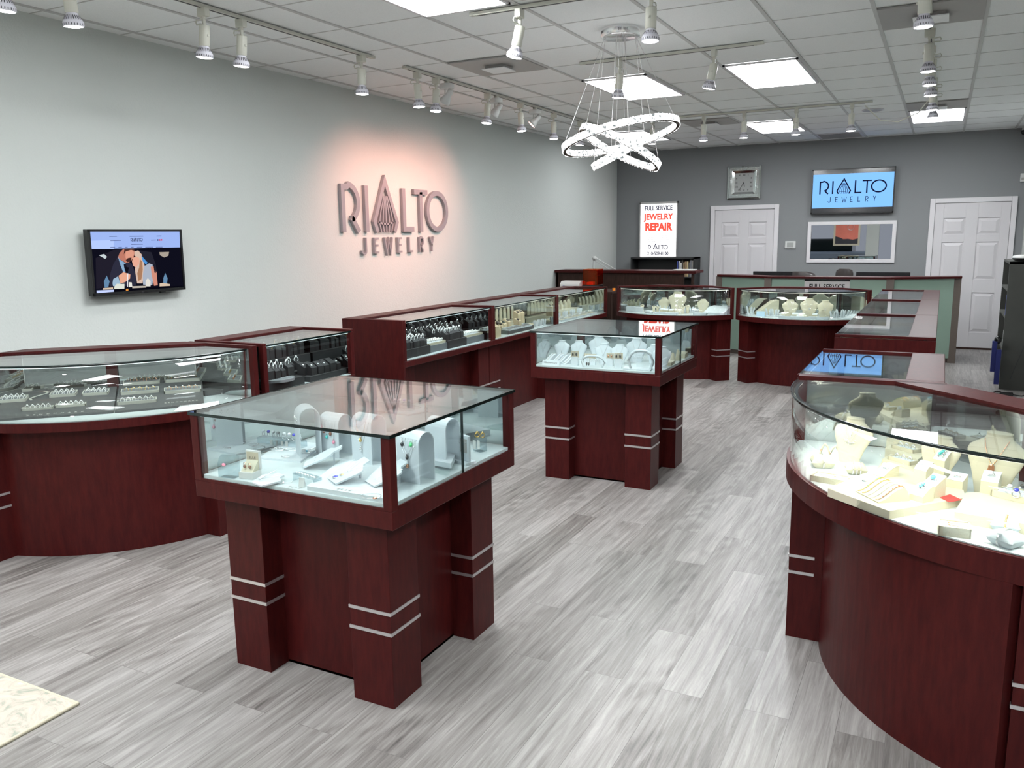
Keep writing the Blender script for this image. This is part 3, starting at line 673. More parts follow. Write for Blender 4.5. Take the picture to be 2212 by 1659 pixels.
def pedestal(label, loc, W, D, T, deck, apb, lx, ly, ls, cut):
    """free standing square case, local origin at its centre on the floor"""
    t = thing('pedestal_case', label, 'display case', loc, 0); wd = M['wood']; w, d = W/2, D/2
    part('base_cabinet', MB().box(-lx+.10, lx-.10, -ly+.10, ly-.10, 0, apb).box(-lx+.10, lx-.10, -ly+.10, ly-.1, 0, .01), wd, t)
    for sx in (-1, 1):
        for sy in (-1, 1):
            x0, x1 = sorted((sx*lx, sx*(lx-ls))); y0, y1 = sorted((sy*ly, sy*(ly-ls)))
            lg = part('corner_leg', MB().box(x0, x1, y0, y1, 0, apb), wd, t, .0015)
            for z in (.285, .362): part('silver_strip', MB().box(x0-.003, x1+.003, y0-.003, y1+.003, z-.006, z+.006), M['silver'], lg)
    part('apron', MB().box(-w, w, -d, d, apb, deck-.022), wd, t, .003)
    part('deck', MB().box(-w+.012, w-.012, -d+.012, d-.012, deck-.024, deck), M['deck'], t, .002)
    for sx, sy in ((1, -1), (-1, -1), (1, 1), (-1, 1)):
        x0, x1 = sorted((sx*w, sx*(w-.036))); y0, y1 = sorted((sy*d, sy*(d-.036)))
        part('corner_post', MB().box(x0, x1, y0, y1, deck-.022, T-.008), wd, t, .002)
    part('bottom_rail', MB().box(w-.006, w, -d+.036, d-.036, deck-.022, deck-.010).box(-w+.036, w-.036, -d, -d+.006, deck-.022, deck-.012), wd, t)
    g = .004
    part('top_glass', MB().box(-w-g, w+g, -d-g, cut-.001, T-.008, T), M['glass'], t)
    part('top_glass', MB().box(-w-g, w+g, cut+.001, d+g, T-.008, T), M['glass'], t)
    e = MB()
    for x0, x1, y0, y1 in ((-w-g-.001, w+g+.001, -d-g-.0015, -d-g), (w+g, w+g+.0015, -d-g, d+g), (-w-g, w+g, d+g, d+g+.0015), (-w-g-.0015, -w-g, -d-g, d+g)): e.box(x0, x1, y0, y1, T-.0105, T+.001)
    part('glass_edge', e, M['glassedge'], t)
    part('front_glass', MB().box(-w+.036, w-.036, -d+.004, -d+.010, deck-.022, T-.008), M['glass'], t)
    part('side_glass', MB().box(w-.010, w-.004, -d+.036, cut, deck-.022, T-.008), M['glass'], t)
    part('side_glass', MB().box(w-.013, w-.007, cut, d-.036, deck-.022, T-.008), M['glass'], t)
    part('glass_edge', MB().box(w-.013, w-.003, cut-.002, cut+.001, deck-.022, T-.008), M['glassedge'], t)
    part('side_mirror', MB().box(-w+.006, -w+.010, -d+.036, d-.036, deck, T-.008), M['mirror'], t)
    part('sliding_door', MB().box(-w+.036, .02, d-.016, d-.012, deck, T-.008), M['mirror'], t)
    part('sliding_door', MB().box(-.02, w-.036, d-.010, d-.006, deck, T-.008), M['mirror'], t)
    part('led_strip', MB().box(-w+.04, w-.04, -d+.012, -d+.020, T-.016, T-.009), M['ledw'], t)
    part('led_strip', MB().box(w-.022, w-.014, -d+.04, d-.04, T-.016, T-.009), M['ledw'], t)
    part('led_channel', MB().box(-w+.04, w-.04, -d+.011, -d+.025, T-.0090, T-.0082).box(w-.025, w-.012, -d+.04, d-.04, T-.0090, T-.0082), M['slot'], t)
    area(t, (0, -d+.05, T-.02), (R(18), 0, 0), W-.1, .03, CASE_W*W*.75, COOL); area(t, (w-.05, 0, T-.02), (0, R(18), 0), .03, D-.1, CASE_W*D*.45, COOL)
    return t

PW = .91
P1C = (-2.012, 2.575); P2C = (-1.99, 5.44)
pedestal('square cherry wood pedestal case nearest the viewer, showing silver jewelry', (P1C[0], P1C[1], 0), PW, .885, 1.03, .79, .703, .38, .375, .178, .03)
pedestal('square cherry wood pedestal case in the middle, showing white necklace busts', (P2C[0], P2C[1], 0), PW, .885, 1.03, .80, .711, .38, .375, .178, .04)
TL = 1.05; DKL = .755; APL = .705
# left wall run, local front -y turned to face +x  (rz = 90)
FX = -3.51
def left_case(label, y0, y1, **k): return straight_case(label, (FX, y0, 0), R(90), y1-y0, .56, TL, DKL, APL, **k)
left_case('glass top case of charcoal ring stands beside the curved left case', 3.60, 4.45, led='w', tone=COOL, W_=.8)
left_case('case with a solid wood end panel, full of charcoal ring stands', 5.04, 6.43, side='wood', led='w', tone=COOL, W_=1.0)
left_case('left wall case of beige watch and ring blocks, second past the wood end panel', 6.43, 7.82)
left_case('farthest straight case on the left wall, filled with cream stands', 7.82, 9.27)
corner_case('curved case at the left edge holding grey ring trays', (-4.35, 3.23, 0), R(45), .44, .54, .355, TL, DKL, APL, leg=.33, led='w', tone=WARM, base=(.636, 1.0, 0, .52))
corner_case('curved case at the back left, beneath the backlit sign', (-2.75, 9.823, 0), 0, .297, .57, .33, TL, DKL+.005, APL, leg=.18, base=(.515, .85, 0, .52))
corner_case('curved case at the back right, in front of the frosted service counter', (-1.33, 9.823, 0), 0, .297, .57, .36, TL, DKL+.005, APL, leg=.18, base=(.515, .85, 0, .52))
# right run, front faces -x (rz = -90)
def right_case(label, y0, y1, xr=0.0, D=.56, **k): return straight_case(label, (xr-D, y1, 0), R(-90), y1-y0, D, 1.03, .75, .69, **k)
right_case('farthest of the row of right hand cases, its top seen edge on', 8.42, 9.88)
right_case('second farthest right hand case, between two similar glass tops', 6.90, 8.42)
right_case('right hand case with a dark red end panel facing the gap', 5.43, 6.90)
right_case('short right hand case reflecting the blue screen in its glass top', 3.80, 4.72, xr=.045, D=.585)
corner_case('large curved case in the right foreground filled with cream displays', (.37, 3.48, 0), R(-45), .45, .58, .42, 1.03, .75, .665, leg=.42, rearw=.16, W_=3.4, base=(.775, .97, .15, .52))
solo('end_panel_board', MB().box(-.56, .0, -.008, .0, .0, 1.02), M['wood'], 'flat dark red wooden board closing the end of a right hand case', 'panel', (0, 5.428, 0))

# ------------------------------------------------------------------ track lights
def track(label, p0, p1, group='cream ceiling light tracks'):
    d = Vector((p1[0]-p0[0], p1[1]-p0[1], 0)); L_ = d.length; rz = math.atan2(d.y, d.x)
    t = thing('light_track', label, 'light track', (p0[0], p0[1], ZC-.026), rz)
    part('rail', MB().box(0, L_, -.018, .018, 0, .019), M['trackw'], t, .002); part('end_cap', MB().box(-.03, .0, -.018, .018, .002, .019).box(L_, L_+.05, -.018, .018, .002, .019), M['trackw'], t)
    part('conductor_slot', MB().box(.02, L_-.02, -.006, .006, -.001, .0), M['slot'], t)
TXA = -3.85; TXF = -.175
track('long cream light track above the left wall, ending near the ceiling diffuser', (TXA, .6), (TXA, 5.22))
track('long cream light track above the left wall, starting beside the lettering glow', (TXA, 5.70), (TXA, 10.2))
track('cream light track crossing at the top, nearest the viewer', (-2.60, 4.6), (.2, 4.6))
track('short cream light track crossing just behind the chandelier canopy', (-2.59, 6.28), (-1.27, 6.28))
track('cream light track crossing far back, above the row of four spotlights', (-3.3, 9.62), (-.80, 9.62))
track('cream light track above the right hand cases', (TXF, 3.2), (TXF, 10.4))

def head_proto():
    t = thing('track_spotlight', 'x', 'spotlight', (0, 0, 0))
    part('adapter', MB().box(-.018, .018, -.032, .032, -.050, 0), M['trackw'], t, .004)
    part('stem', MB().box(-.009, .009, -.006, .006, -.13, -.050).cyl((0, 0), .012, -.062, -.050, 10), M['trackw'], t)
    part('cord_loop', MB().tube([(0, .01, -.055), (.0, .035, -.062), (.004, .062, -.058), (.006, .07, -.072), (.004, .062, -.086), (0, .03, -.084), (0, .006, -.09)], .004, 6), M['trackw'], t)
    part('thumbscrew', MB().cyl((0, 0), .008, -.006, .006, 8), M['trackw'], t, loc=(0, -.03, -.150))
    part('housing', MB().lathe([(.001, -.094), (.028, -.095), (.0305, -.10), (.0305, -.205), (.026, -.208), (.001, -.208)], 20), M['trackw'], t)
    b = part('bulb', MB().lathe([(.02, -.203), (.026, -.21), (.033, -.225), (.044, -.243), (.049, -.253), (.049, -.268), (.045, -.271)], 24, cap=False), M['bulb'], t)
    m = MB()
    for i in range(24):
        a = 2*math.pi*i/24
        for r0, z0, r1, z1 in ((.031, -.219, .043, -.239), (.0495, -.256, .0495, -.266)):
            c_, s_ = math.cos(a), math.sin(a); q = .0018
            m.add([(r0*c_-q*s_+.0006*c_, r0*s_+q*c_, z0), (r0*c_+q*s_+.0006*c_, r0*s_-q*c_, z0), (r1*c_+q*s_+.0012*c_, r1*s_-q*c_, z1), (r1*c_-q*s_+.0012*c_, r1*s_+q*c_, z1)], [(0, 1, 2, 3)])
    part('heat_slot', m, M['slot'], b); part('lens', MB().lathe([(.001, -.2735), (.030, -.2735), (.044, -.270)], 24), M['lens'], b)
    return t
HP = head_proto(); first = [True]
def add_spot(parent, loc, rot, W, ang, col=(1, .97, .95), blend=.7, rad=.04):
    l = bpy.data.lights.new('spot_lamp', 'SPOT'); l.energy = W; l.spot_size = R(ang); l.spot_blend = blend; l.color = col; l.shadow_soft_size = rad
    o = bpy.data.objects.new('spot_lamp', l); COL.objects.link(o); o.parent = parent; o.location = loc; o.rotation_euler = rot
def head(x, y, label, rz=0, tx=0, ty=0, ang=72, W=None, group=None):
    if first[0]: h = HP; first[0] = False; h.location = (x, y, ZC-.024)
    else: h = dup(HP, (x, y, ZC-.024))
    if h is HP: pass
    h.rotation_euler = (0, 0, rz); h['label'] = label
    if group: h['group'] = group
    for c in h.children:
        if c.name.split('.')[0] in ('housing', 'bulb', 'thumbscrew'):
            piv = Vector((0, 0, -.11)); Mx = Matrix.Translation(piv) @ Matrix.Rotation(tx, 4, 'X') @ Matrix.Rotation(ty, 4, 'Y') @ Matrix.Translation(-piv)
            c.matrix_local = Mx @ Matrix.Translation(c.location)
    p = Vector((0, 0, -.11)) + Matrix.Rotation(tx, 3, 'X') @ Matrix.Rotation(ty, 3, 'Y') @ Vector((0, 0, -.175))
    spots.append((h, p, (tx, ty, 0), W or SPOT_W, ang))
spots = []
GA = 'spotlights on the left wall track near the television'
for i, (y, nm, tx, ty) in enumerate(((1.6, 'out of view above the shop front', 0, 0), (2.50, 'cut off at the top left corner', .1, 0), (2.82, 'second from the top left corner', .05, -.1), (3.66, 'above the television, nearer of a pair', .1, .0), (3.95, 'above the television, farther of a pair', .12, 0), (5.12, 'alone at the end of the first left track', .02, 0))):
    head(TXA, y, 'cream track spotlight '+nm, R(90), tx, ty)
for i, (y, nm) in enumerate(((5.85, 'first on the far left track'), (6.13, 'just in front of the first disc canopy lamp'), (7.02, 'just in front of the second disc canopy lamp'), (7.70, 'just in front of the third disc canopy lamp'), (8.50, 'past all the disc canopy lamps'), (9.25, 'half hidden beside the chandelier ring'))):
    head(TXA, y, 'cream track spotlight '+nm, R(90), .06*((i % 3)-1), .1 if i in (1, 2) else 0, W=12)
for x, y, nm, rz, tx, ty in ((-2.30, 4.6, 'tilted, at the end of the nearest cross track', R(180), .05, -.22), (-1.50, 4.6, 'unlit looking, in front of the chandelier canopy', 0, -.05, 0),
     (-2.29, 6.28, 'in front of the panel behind the chandelier wires', 0, .05, .1), (-1.57, 6.28, 'leaning left beside the bright ceiling panel', 0, .05, .22),
     (-3.10, 9.62, 'behind the chandelier ring', 0, 0, 0), (-2.50, 9.62, 'first of the row of four above the back cases', 0, 0, 0), (-2.05, 9.62, 'second of the row of four above the back cases', 0, 0, 0), (-1.50, 9.62, 'third of the row of four above the back cases', 0, 0, 0), (-.945, 9.62, 'last of the row of four, beside the hanging cord', 0, 0, 0)):
    head(x, y, 'cream track spotlight '+nm, rz, tx, ty)
for y, nm, W in ((5.02, 'nearest in the right hand row, at the top edge'  , 6), (6.40, 'second in the right hand row', 6), (6.98, 'third in the right hand row', 6), (7.52, 'fourth in the right hand row', 6), (8.40, 'fifth in the right hand row, where the cord starts', 6), (8.95, 'last in the right hand row, over the lit panel', 6)):
    head(TXF, y, 'cream track spotlight '+nm, R(-90), .03, 0, W=W)
for h, p, r, W, ang in spots: add_spot(h, p, r, W, ang)
# three disc canopy heads that light the lettering
for i, (y, nm) in enumerate(((6.30, 'nearest'), (7.19, 'middle'), (8.03, 'farthest'))):
    t = thing('canopy_spotlight', 'white spotlight on a round disc canopy, '+nm+' of three, turned to the lettering', 'spotlight', (TXA, y, ZC-.024))
    part('adapter', MB().cyl((0, 0), .022, -.028, 0, 14), M['trackw'], t); part('canopy_disc', MB().cyl((0, 0), .062, -.066, -.026, 28), M['whitepl'], t, .004)
    part('yoke', MB().box(-.022, -.016, -.006, .006, -.13, -.066).box(.016, .022, -.006, .006, -.13, -.066), M['whitepl'], t)
    aim = Vector((XL, 6.95+(y-7.19)*.55, 1.62)) - Vector((TXA, y, ZC-.155)); q = (-aim).to_track_quat('Z', 'Y')
    hd = part('lamp_head', MB().lathe([(.001, .075), (.018, .073), (.026, .055), (.026, .02), (.034, .0), (.046, -.03), (.048, -.05), (.044, -.052)], 22, cap=False), M['whitepl'], t, loc=(0, 0, -.135))
    hd.rotation_euler = q.to_euler(); part('lens', MB().cyl((0, 0), .042, -.052, -.046, 20), M['pinklens'], hd)
    add_spot(hd, (0, 0, -.06), (0, 0, 0), PINK_W, 100, (1, .42, .31), 1.0, .04)
# cord between far tracks
pts = [(-.82, 9.62, ZC-.05), (-.78, 9.62, ZC-.09), (-.66, 9.5, ZC-.22), (-.48, 9.3, ZC-.27), (-.30, 9.1, ZC-.22), (-.19, 8.95, ZC-.10), (TXF, 8.9, ZC-.03)]
solo('extension_lead', MB().tube(pts, .006, 6), M['trackw'], 'thin cream cord hanging in a loop between two far ceiling tracks', 'cord')

# ------------------------------------------------------------------ chandelier
def crystal_mat():
    m = bpy.data.materials.new('lit crystal'); m.use_nodes = True; nt = m.node_tree; nt.nodes.remove(nt.nodes['Principled BSDF'])
    tc = nt.nodes.new('ShaderNodeTexCoord'); v = nt.nodes.new('ShaderNodeTexVoronoi'); v.inputs['Scale'].default_value = 85
    nt.links.new(tc.outputs['Object'], v.inputs[0]); r = nt.nodes.new('ShaderNodeValToRGB')
    r.color_ramp.elements[0].position = .0; r.color_ramp.elements[0].color = (.05, .06, .062, 1); r.color_ramp.elements[1].position = .8; r.color_ramp.elements[1].color = (1, 1, 1, 1)
    sp = nt.nodes.new('ShaderNodeSeparateColor'); nt.links.new(v.outputs['Color'], sp.inputs[0]); nt.links.new(sp.outputs[0], r.inputs[0])
    e = nt.nodes.new('ShaderNodeEmission'); e.inputs[1].default_value = 3.0; nt.links.new(r.outputs[0], e.inputs[0])
    nt.links.new(e.outputs[0], nt.nodes['Material Output'].inputs[0]); return m
M['crystal'] = crystal_mat(); M['chan'] = mat('brushed bronze channel', (.16, .12, .09), .4, .6)
CHX, CHY = -1.985, 5.45
ch = thing('chandelier', 'hanging chandelier of three tilted glowing crystal rings under a chrome canopy', 'chandelier', (CHX, CHY, ZC))
cn = part('canopy', MB().lathe([(.001, -.055), (.118, -.055), (.128, -.050), (.128, 0)], 40), M['chrome'], ch, label='round polished chrome ceiling canopy')
m = MB()
for a0 in (-75, -60, -140, -150):
    for j in (0, 3, 6, 9):
        a = R(a0+j); m.add([(.1286*math.cos(a-.012), .1286*math.sin(a-.012), z) for z in (-.035, -.018)]+[(.1286*math.cos(a+.012), .1286*math.sin(a+.012), z) for z in (-.018, -.035)], [(0, 1, 2, 3)])
part('vent_slot', m, M['slot'], cn)
def ring(label, Rr, c, n, tz, hw=.014, hh=.021):
    """c centre (world offset from ceiling point), n normal"""
    q = Vector(n).normalized().to_track_quat('Z', 'Y'); Mx = Matrix.Translation(c) @ q.to_matrix().to_4x4()
    rng = random.Random(int(Rr*1000)); m = MB(); m.T = Mx; rings = []; N = int(Rr*2*math.pi/.0085)
    sec = [(1.0, -1), (1.0, .0), (1.0, 1), (.2, 1.15), (-.2, 1.15), (-1, 1), (-1, 0), (-1, -1), (-.75, -1), (-.6, -.25), (.6, -.25), (.75, -1)]
    for i in range(N):
        a = 2*math.pi*i/N; out = []
        for k_, (u, v) in enumerate(sec):
            j = 1+(rng.random()-.5)*.28 if k_ < 8 else 1
            out.append(((Rr+u*hw*j)*math.cos(a), (Rr+u*hw*j)*math.sin(a), v*hh*j))
        rings.append(out)
    rings.append(rings[0]); vs = [p for r_ in rings for p in r_]; ns = len(sec); fs = []; mi = []
    mc = MB(); mc.T = Mx
    for kk in range(N):
        for i in range(ns):
            f = (kk*ns+i, kk*ns+(i+1) % ns, (kk+1)*ns+(i+1) % ns, (kk+1)*ns+i)
            (mc if i in (8, 9, 10) else m).f.append(f)
    for b_ in (m, mc):
        b_.v = [tuple(Mx @ Vector(p)) for p in vs]; b_.m = [0]*len(b_.f); b_.s = [False]*len(b_.f)
    r = part('crystal_ring', m, M['crystal'], ch, label=label); part('metal_channel', mc, M['chan'], r)
    w = MB()
    for i in range(4):
        a = 2*math.pi*i/4+tz; p = Mx @ Vector((Rr*math.cos(a), Rr*math.sin(a), hh))
        b_ = math.atan2(p.y, p.x); w.tube([(.105*math.cos(b_), .105*math.sin(b_), -.055), tuple(p)], .0017, 5)
    part('suspension_wire', w, M['silver'], r)
    l = bpy.data.lights.new('ring_glow', 'POINT'); l.energy = 7*Rr/.4; l.shadow_soft_size = Rr*.6; l.color = (.93, .97, 1)
    return r
def ring_n(e1, up_tilt):
    e1 = Vector(e1).normalized()
    h = Vector((e1.y, -e1.x, 0)).normalized()           # roughly towards the viewer
    if h.dot(Vector((2.0, -5.45, 0))) < 0: h = -h
    h = (h*math.cos(up_tilt)+Vector((0, 0, 1))*math.sin(up_tilt)); h = (h-e1*h.dot(e1)).normalized()
    return e1.cross(h) if e1.cross(h).z > 0 else h.cross(e1)
def span(pl, pr, Rr):
    """direction of the long axis from two measured end points, kept square to the view"""
    A, B = aty(*pl, CHY), aty(*pr, CHY); A = ray(*pl).normalized()*5.9; B = ray(*pr).normalized()*5.9
    return (B-A), (A+B)/2
cc = lambda x, y: aty(x, y, CHY)-Vector((CHX, CHY, ZC))
e, _ = span((1212, 327), (1468, 263), .39); ring('largest crystal ring, rising to the right', .385, cc(1340, 295), ring_n(e, R(5)), .5)
e, _ = span((1253, 276), (1424, 362), .29); ring('middle crystal ring, falling to the right', .285, cc(1339, 319), ring_n(e, R(4)), 1.1)
e, _ = span((1283, 361), (1398, 298), .2); ring('smallest crystal ring, seen almost edge on', .20, cc(1341, 329), ring_n(e, R(-5)), .2)

# ------------------------------------------------------------------ back of the shop
# frosted green service counter with four posts
M['frost'] = mat('frosted pale green glass', (.30, .42, .345), .25, coat=.3); M['taupe'] = mat('taupe laminate', (.13, .105, .09), .5, noise=.1)
sc = thing('service_counter', 'faceted reception counter with frosted green panels and taupe posts', 'counter', (0, 0, 0))
P = [(-2.78, 11.78), (-2.04, 11.38), (-.56, 11.42), (.20, 11.80)]
for i in range(3):
    (x0, y0), (x1, y1) = P[i], P[i+1]; L_ = math.hypot(x1-x0, y1-y0); ux, uy = (x1-x0)/L_, (y1-y0)/L_; nx, ny = uy, -ux
    a, b = (x0+ux*.0, y0+uy*.0), (x1, y1)
    part('frosted_panel', MB().prism([(a[0], a[1]), b, (b[0]-nx*.02, b[1]-ny*.02), (a[0]-nx*.02, a[1]-ny*.02)], .06, 1.065), M['frost'], sc)
    part('counter_body', MB().prism([(a[0]-nx*.02, a[1]-ny*.02), (b[0]-nx*.02, b[1]-ny*.02), (b[0]-nx*.12, b[1]-ny*.12), (a[0]-nx*.12, a[1]-ny*.12)], 0, 1.065), M['taupe'], sc)
for i, (x, y) in enumerate(P):
    w = .045 if i in (1, 2) else .04
    part('post', MB().box(x-w, x+w, y-.025, y+.12, 0, 1.07) if i not in (3,) else MB().box(x-.06, x+.03, y-.025, y+.35, 0, 1.07), M['taupe'], sc)
part('counter_top', MB().prism([(-2.81, 11.75), (-2.045, 11.345), (-.555, 11.385), (.235, 11.765), (.235, 12.0), (-.6, 11.65), (-2.02, 11.62), (-2.81, 12.0)], 1.07, 1.094), M['wood'], sc, .004)
part('work_surface', MB().prism([(-2.7, 11.85), (-2.02, 11.5), (-.58, 11.55), (.12, 11.95), (.12, 12.5), (-2.7, 12.5)], .74, .77), M['taupe'], sc)
t = thing('counter_sign', 'white card sign with thin black letters taped to the frosted counter', 'sign', (-1.305, 11.398, .80), math.atan2(.04, 1.48))
part('card', MB().box(-.275, .275, -.006, 0, -.12, .235), mat('white card', (.62, .60, .60), .6), t); part('black_band', MB().box(-.275, .275, -.0075, -.0055, .235, .262), M['onyx'], t)
text_part('sign_text', 'FULL SERVICE', .092, M['onyx'], t, (0, -.0075, .135), (R(90), 0, 0), xscale=.78, offset=.002)
text_part('sign_text', 'JEWELRY REPAIR', .07, M['onyx'], t, (0, -.0075, .02), (R(90), 0, 0), xscale=.78)
for x0, x1, nm in ((-2.40, -1.86, 'left'), (-1.03, -.365, 'right')):
    t = thing('computer_monitor', 'back edge of a black monitor behind the service counter, '+nm+' one', 'monitor', ((x0+x1)/2, 12.2, .77)); w = (x1-x0)/2
    part('screen_back', MB().box(-w, w, -.015, .015, .03, .352), M['blackpl'], t, .004); part('stand', MB().box(-.02, .02, .0, .03, .0, .2).box(-.1, .1, -.06, .08, 0, .012), M['blackpl'], t)
M['leather'] = mat('dark brown leather', (.035, .028, .026), .4, coat=.2, noise=.4, nscale=8)
for x, nm, w, zt in ((-1.86, 'left, behind the first monitor', .25, 1.10), (-1.23, 'right, between the monitors', .12, 1.145)):
    t = thing('office_chair', 'dark leather office chair back rising over the counter, '+nm, 'chair', (x, 12.72, 0))
    part('backrest', MB().loft([[(w*s*math.cos(a), .06*math.sin(a), z) for a in [2*math.pi*i/16 for i in range(16)]] for s, z in ((.8, .5), (1, .7), (1, zt-.07), (.9, zt-.025), (.55, zt))]), M['leather'], t)
    part('seat', MB().box(-.24, .24, -.42, .02, .42, .50), M['leather'], t, .03); part('gas_stem', MB().cyl((0, -.2), .03, .06, .42, 10), M['blackpl'], t)
    b = MB()
    for i in range(5): a = 2*math.pi*i/5; b.tube([(0, -.2, .08), (.28*math.cos(a), -.2+.28*math.sin(a), .05)], .018, 6).ball((.28*math.cos(a), -.2+.28*math.sin(a), .03), .03, 8, 5)
    part('star_base', b, M['blackpl'], t)
# raised bench at the back left
t = thing('repair_counter', 'tall dark fronted repair counter with cherry top at the back left', 'counter', (0, 0, 0))
part('counter_top', MB().box(-4.87, -2.85, 10.75, 11.15, 1.15, 1.185), M['wood'], t, .004); part('front_panel', MB().box(-4.86, -3.02, 10.80, 10.83, 0, 1.15), M['wooddark'], t)
part('post', MB().box(-2.92, -2.89, 10.80, 10.83, 0, 1.15), M['wooddark'], t); part('side_panel', MB().box(-4.87, -4.84, 10.8, 11.15, 0, 1.15), M['wooddark'], t); part('lower_shelf', MB().box(-4.84, -2.92, 10.83, 11.6, .72, .75), M['wooddark'], t); part('back_leg', MB().box(-4.87, -4.8, 11.5, 11.6, 0, .72).box(-3.0, -2.92, 11.5, 11.6, 0, .72), M['wooddark'], t)
t = thing('paper_stack', 'thin white papers lying at the right end of the tall repair counter', 'paper', (-3.05, 10.95, 1.185)); part('sheets', MB().box(-.14, .14, -.1, .1, 0, .012), M['whitepl'], t)
t = thing('desk_lamp', 'white jointed arm lamp behind the tall repair counter', 'lamp', (-4.52, 11.35, .75))
part('base_clamp', MB().cyl((0, 0), .05, 0, .03, 16), M['whitepl'], t)
part('lower_arm', MB().tube([(-.02, 0, .03), (0, 0, .56)], .006).tube([(.02, 0, .03), (.04, 0, .56)], .006), M['whitepl'], t)
part('elbow', MB().torus((.02, 0, .58), .03, .008, 16, 6, ax='y').ball((.02, 0, .58), .028), M['whitepl'], t)
part('upper_arm', MB().tube([(.04, 0, .59), (.42, .0, .38)], .006).tube([(.02, 0, .55), (.40, 0, .34)], .006), M['whitepl'], t)
part('lamp_head', MB().cyl((.46, 0), .07, .30, .35, 16, .04), M['whitepl'], t)
# black bookcase and what stands in it
t = thing('bookcase', 'low black bookcase against the back wall under the backlit sign', 'bookcase', (-3.98, 13.12, 0)); bk = mat('black laminate', (.022, .023, .024), .5, noise=.1)
M['blacklam'] = bk
part('side_panel', MB().box(-.53, -.505, -.16, .16, 0, 1.30), bk, t); part('side_panel', MB().box(.50, .53, -.16, .16, 0, 1.30), bk, t); part('top_panel', MB().box(-.53, .53, -.16, .16, 1.275, 1.30), bk, t)
part('back_panel', MB().box(-.505, .50, .15, .16, 0, 1.275), bk, t)
for z in (.05, .35, .66, .985): part('shelf', MB().box(-.505, .50, -.15, .15, z-.01, z+.01), bk, t)
rb = random.Random(3); x = .235; bc = [(.05, .07, .28), (.5, .5, .52), (.6, .6, .58), (.07, .06, .05), (.38, .28, .16), (.28, .18, .10), (.45, .36, .2), (.1, .1, .1), (.2, .2, .22), (.35, .34, .33), (.05, .05, .06)]
bnames = ['dark blue', 'pale grey', 'white', 'black', 'tan', 'brown', 'straw coloured', 'dark grey', 'slate', 'light grey', 'near black']
for i, c in enumerate(bc):
    w = rb.uniform(.014, .028); h = rb.uniform(.21, .27)
    solo('book', MB().box(0, w-.002, -.09, .09, 0, h).box(.001, w-.003, -.088, -.0, .0, h-.004), mat('book '+bnames[i], c, .6), bnames[i]+' book standing at the right end of the bookcase shelf', 'book', (-3.98+x, 13.08, .9955), 0, 'books in the black bookcase', rot=(0, 0, 0)); x += w+(.004 if i > 2 else .008)
for i in range(5):
    solo('small_framed_card', MB().box(-.03, .03, -.004, .004, 0, .085).box(-.02, .02, -.006, -.003, .012, .072, 1), [M['whitepl'], M['slot']], 'small pale framed card on the bookcase shelf', 'card', (-4.28+.085*i, 13.0, .995), R(-10), 'row of small framed cards in the bookcase')
solo('pen_tray', MB().box(-.14, .14, -.04, .04, 0, .05).tube([(-.12, -.02, .06), (.14, .02, .075)], .004), M['slot'], 'dark tray with a thin rod in the bookcase', 'tray', (-4.12, 13.1, .995))
# orange resin printer and white machine on a low table behind the left cases
t = thing('side_table', 'plain dark table between the left cases and the repair counter', 'table', (-4.25, 10.05, 0)); part('table_top', MB().box(-.45, .62, -.3, .3, .94, .965), M['wooddark'], t)
for sx in (-.42, .58):
    for sy in (-.27, .27): part('leg', MB().box(sx-.025, sx+.025, sy-.025, sy+.025, 0, .94), M['wooddark'], t)
M['orange'] = glassmat('orange tinted acrylic', (.95, .26, .02), (1, .6, .3)); M['orangep'] = mat('orange plastic', (.85, .25, .02), .3)
t = thing('resin_printer', 'small black printer with an orange see-through cover beside the white machine', 'printer', (-3.98, 10.0, .965))
part('base_unit', MB().box(-.115, .10, -.1, .1, 0, .075), M['blackpl'], t, .006); part('orange_cover', MB().box(-.105, -.10, -.1, .1, .075, .27).box(.09, .095, -.1, .1, .075, .27).box(-.105, .095, -.1, -.095, .075, .27).box(-.105, .095, .095, .1, .075, .27).box(-.105, .095, -.1, .1, .266, .27), M['orange'], t)
part('build_column', MB().box(.03, .085, -.02, .05, .075, .19), M['blackpl'], t); part('resin_vat', MB().box(-.07, .02, -.06, .05, .075, .105), M['orangep'], t)
t = thing('ultrasonic_machine', 'white rounded desktop machine with a blue button behind the left cases', 'machine', (-4.24, 9.95, .965))
part('casing', MB().xprism([(-.11, 0), (.11, 0), (.11, .10), (.07, .118), (-.06, .118), (-.11, .085)], -.14, .13), M['whitepl'], t, .012); part('button', MB().box(-.10, -.07, -.114, -.108, .03, .06), mat('blue button', (.03, .06, .3), .4), t); part('vent', MB().box(.03, .07, -.113, -.108, .03, .05), M['slot'], t)
solo('extension_lead', MB().tube([(-4.38, 9.95, .99), (-4.45, 9.93, .985), (-4.52, 9.88, .975), (-4.56, 9.86, .972), (-4.62, 9.80, .972)], .008, 6), M['blackpl'], 'black and white cord trailing left of the white machine', 'cord')
solo('candle_cup', MB().cyl((0, 0), .02, 0, .03, 12), M['orangep'], 'tiny orange object on the back ledge behind the curved case', 'ornament', (-3.70, 10.0, .965))
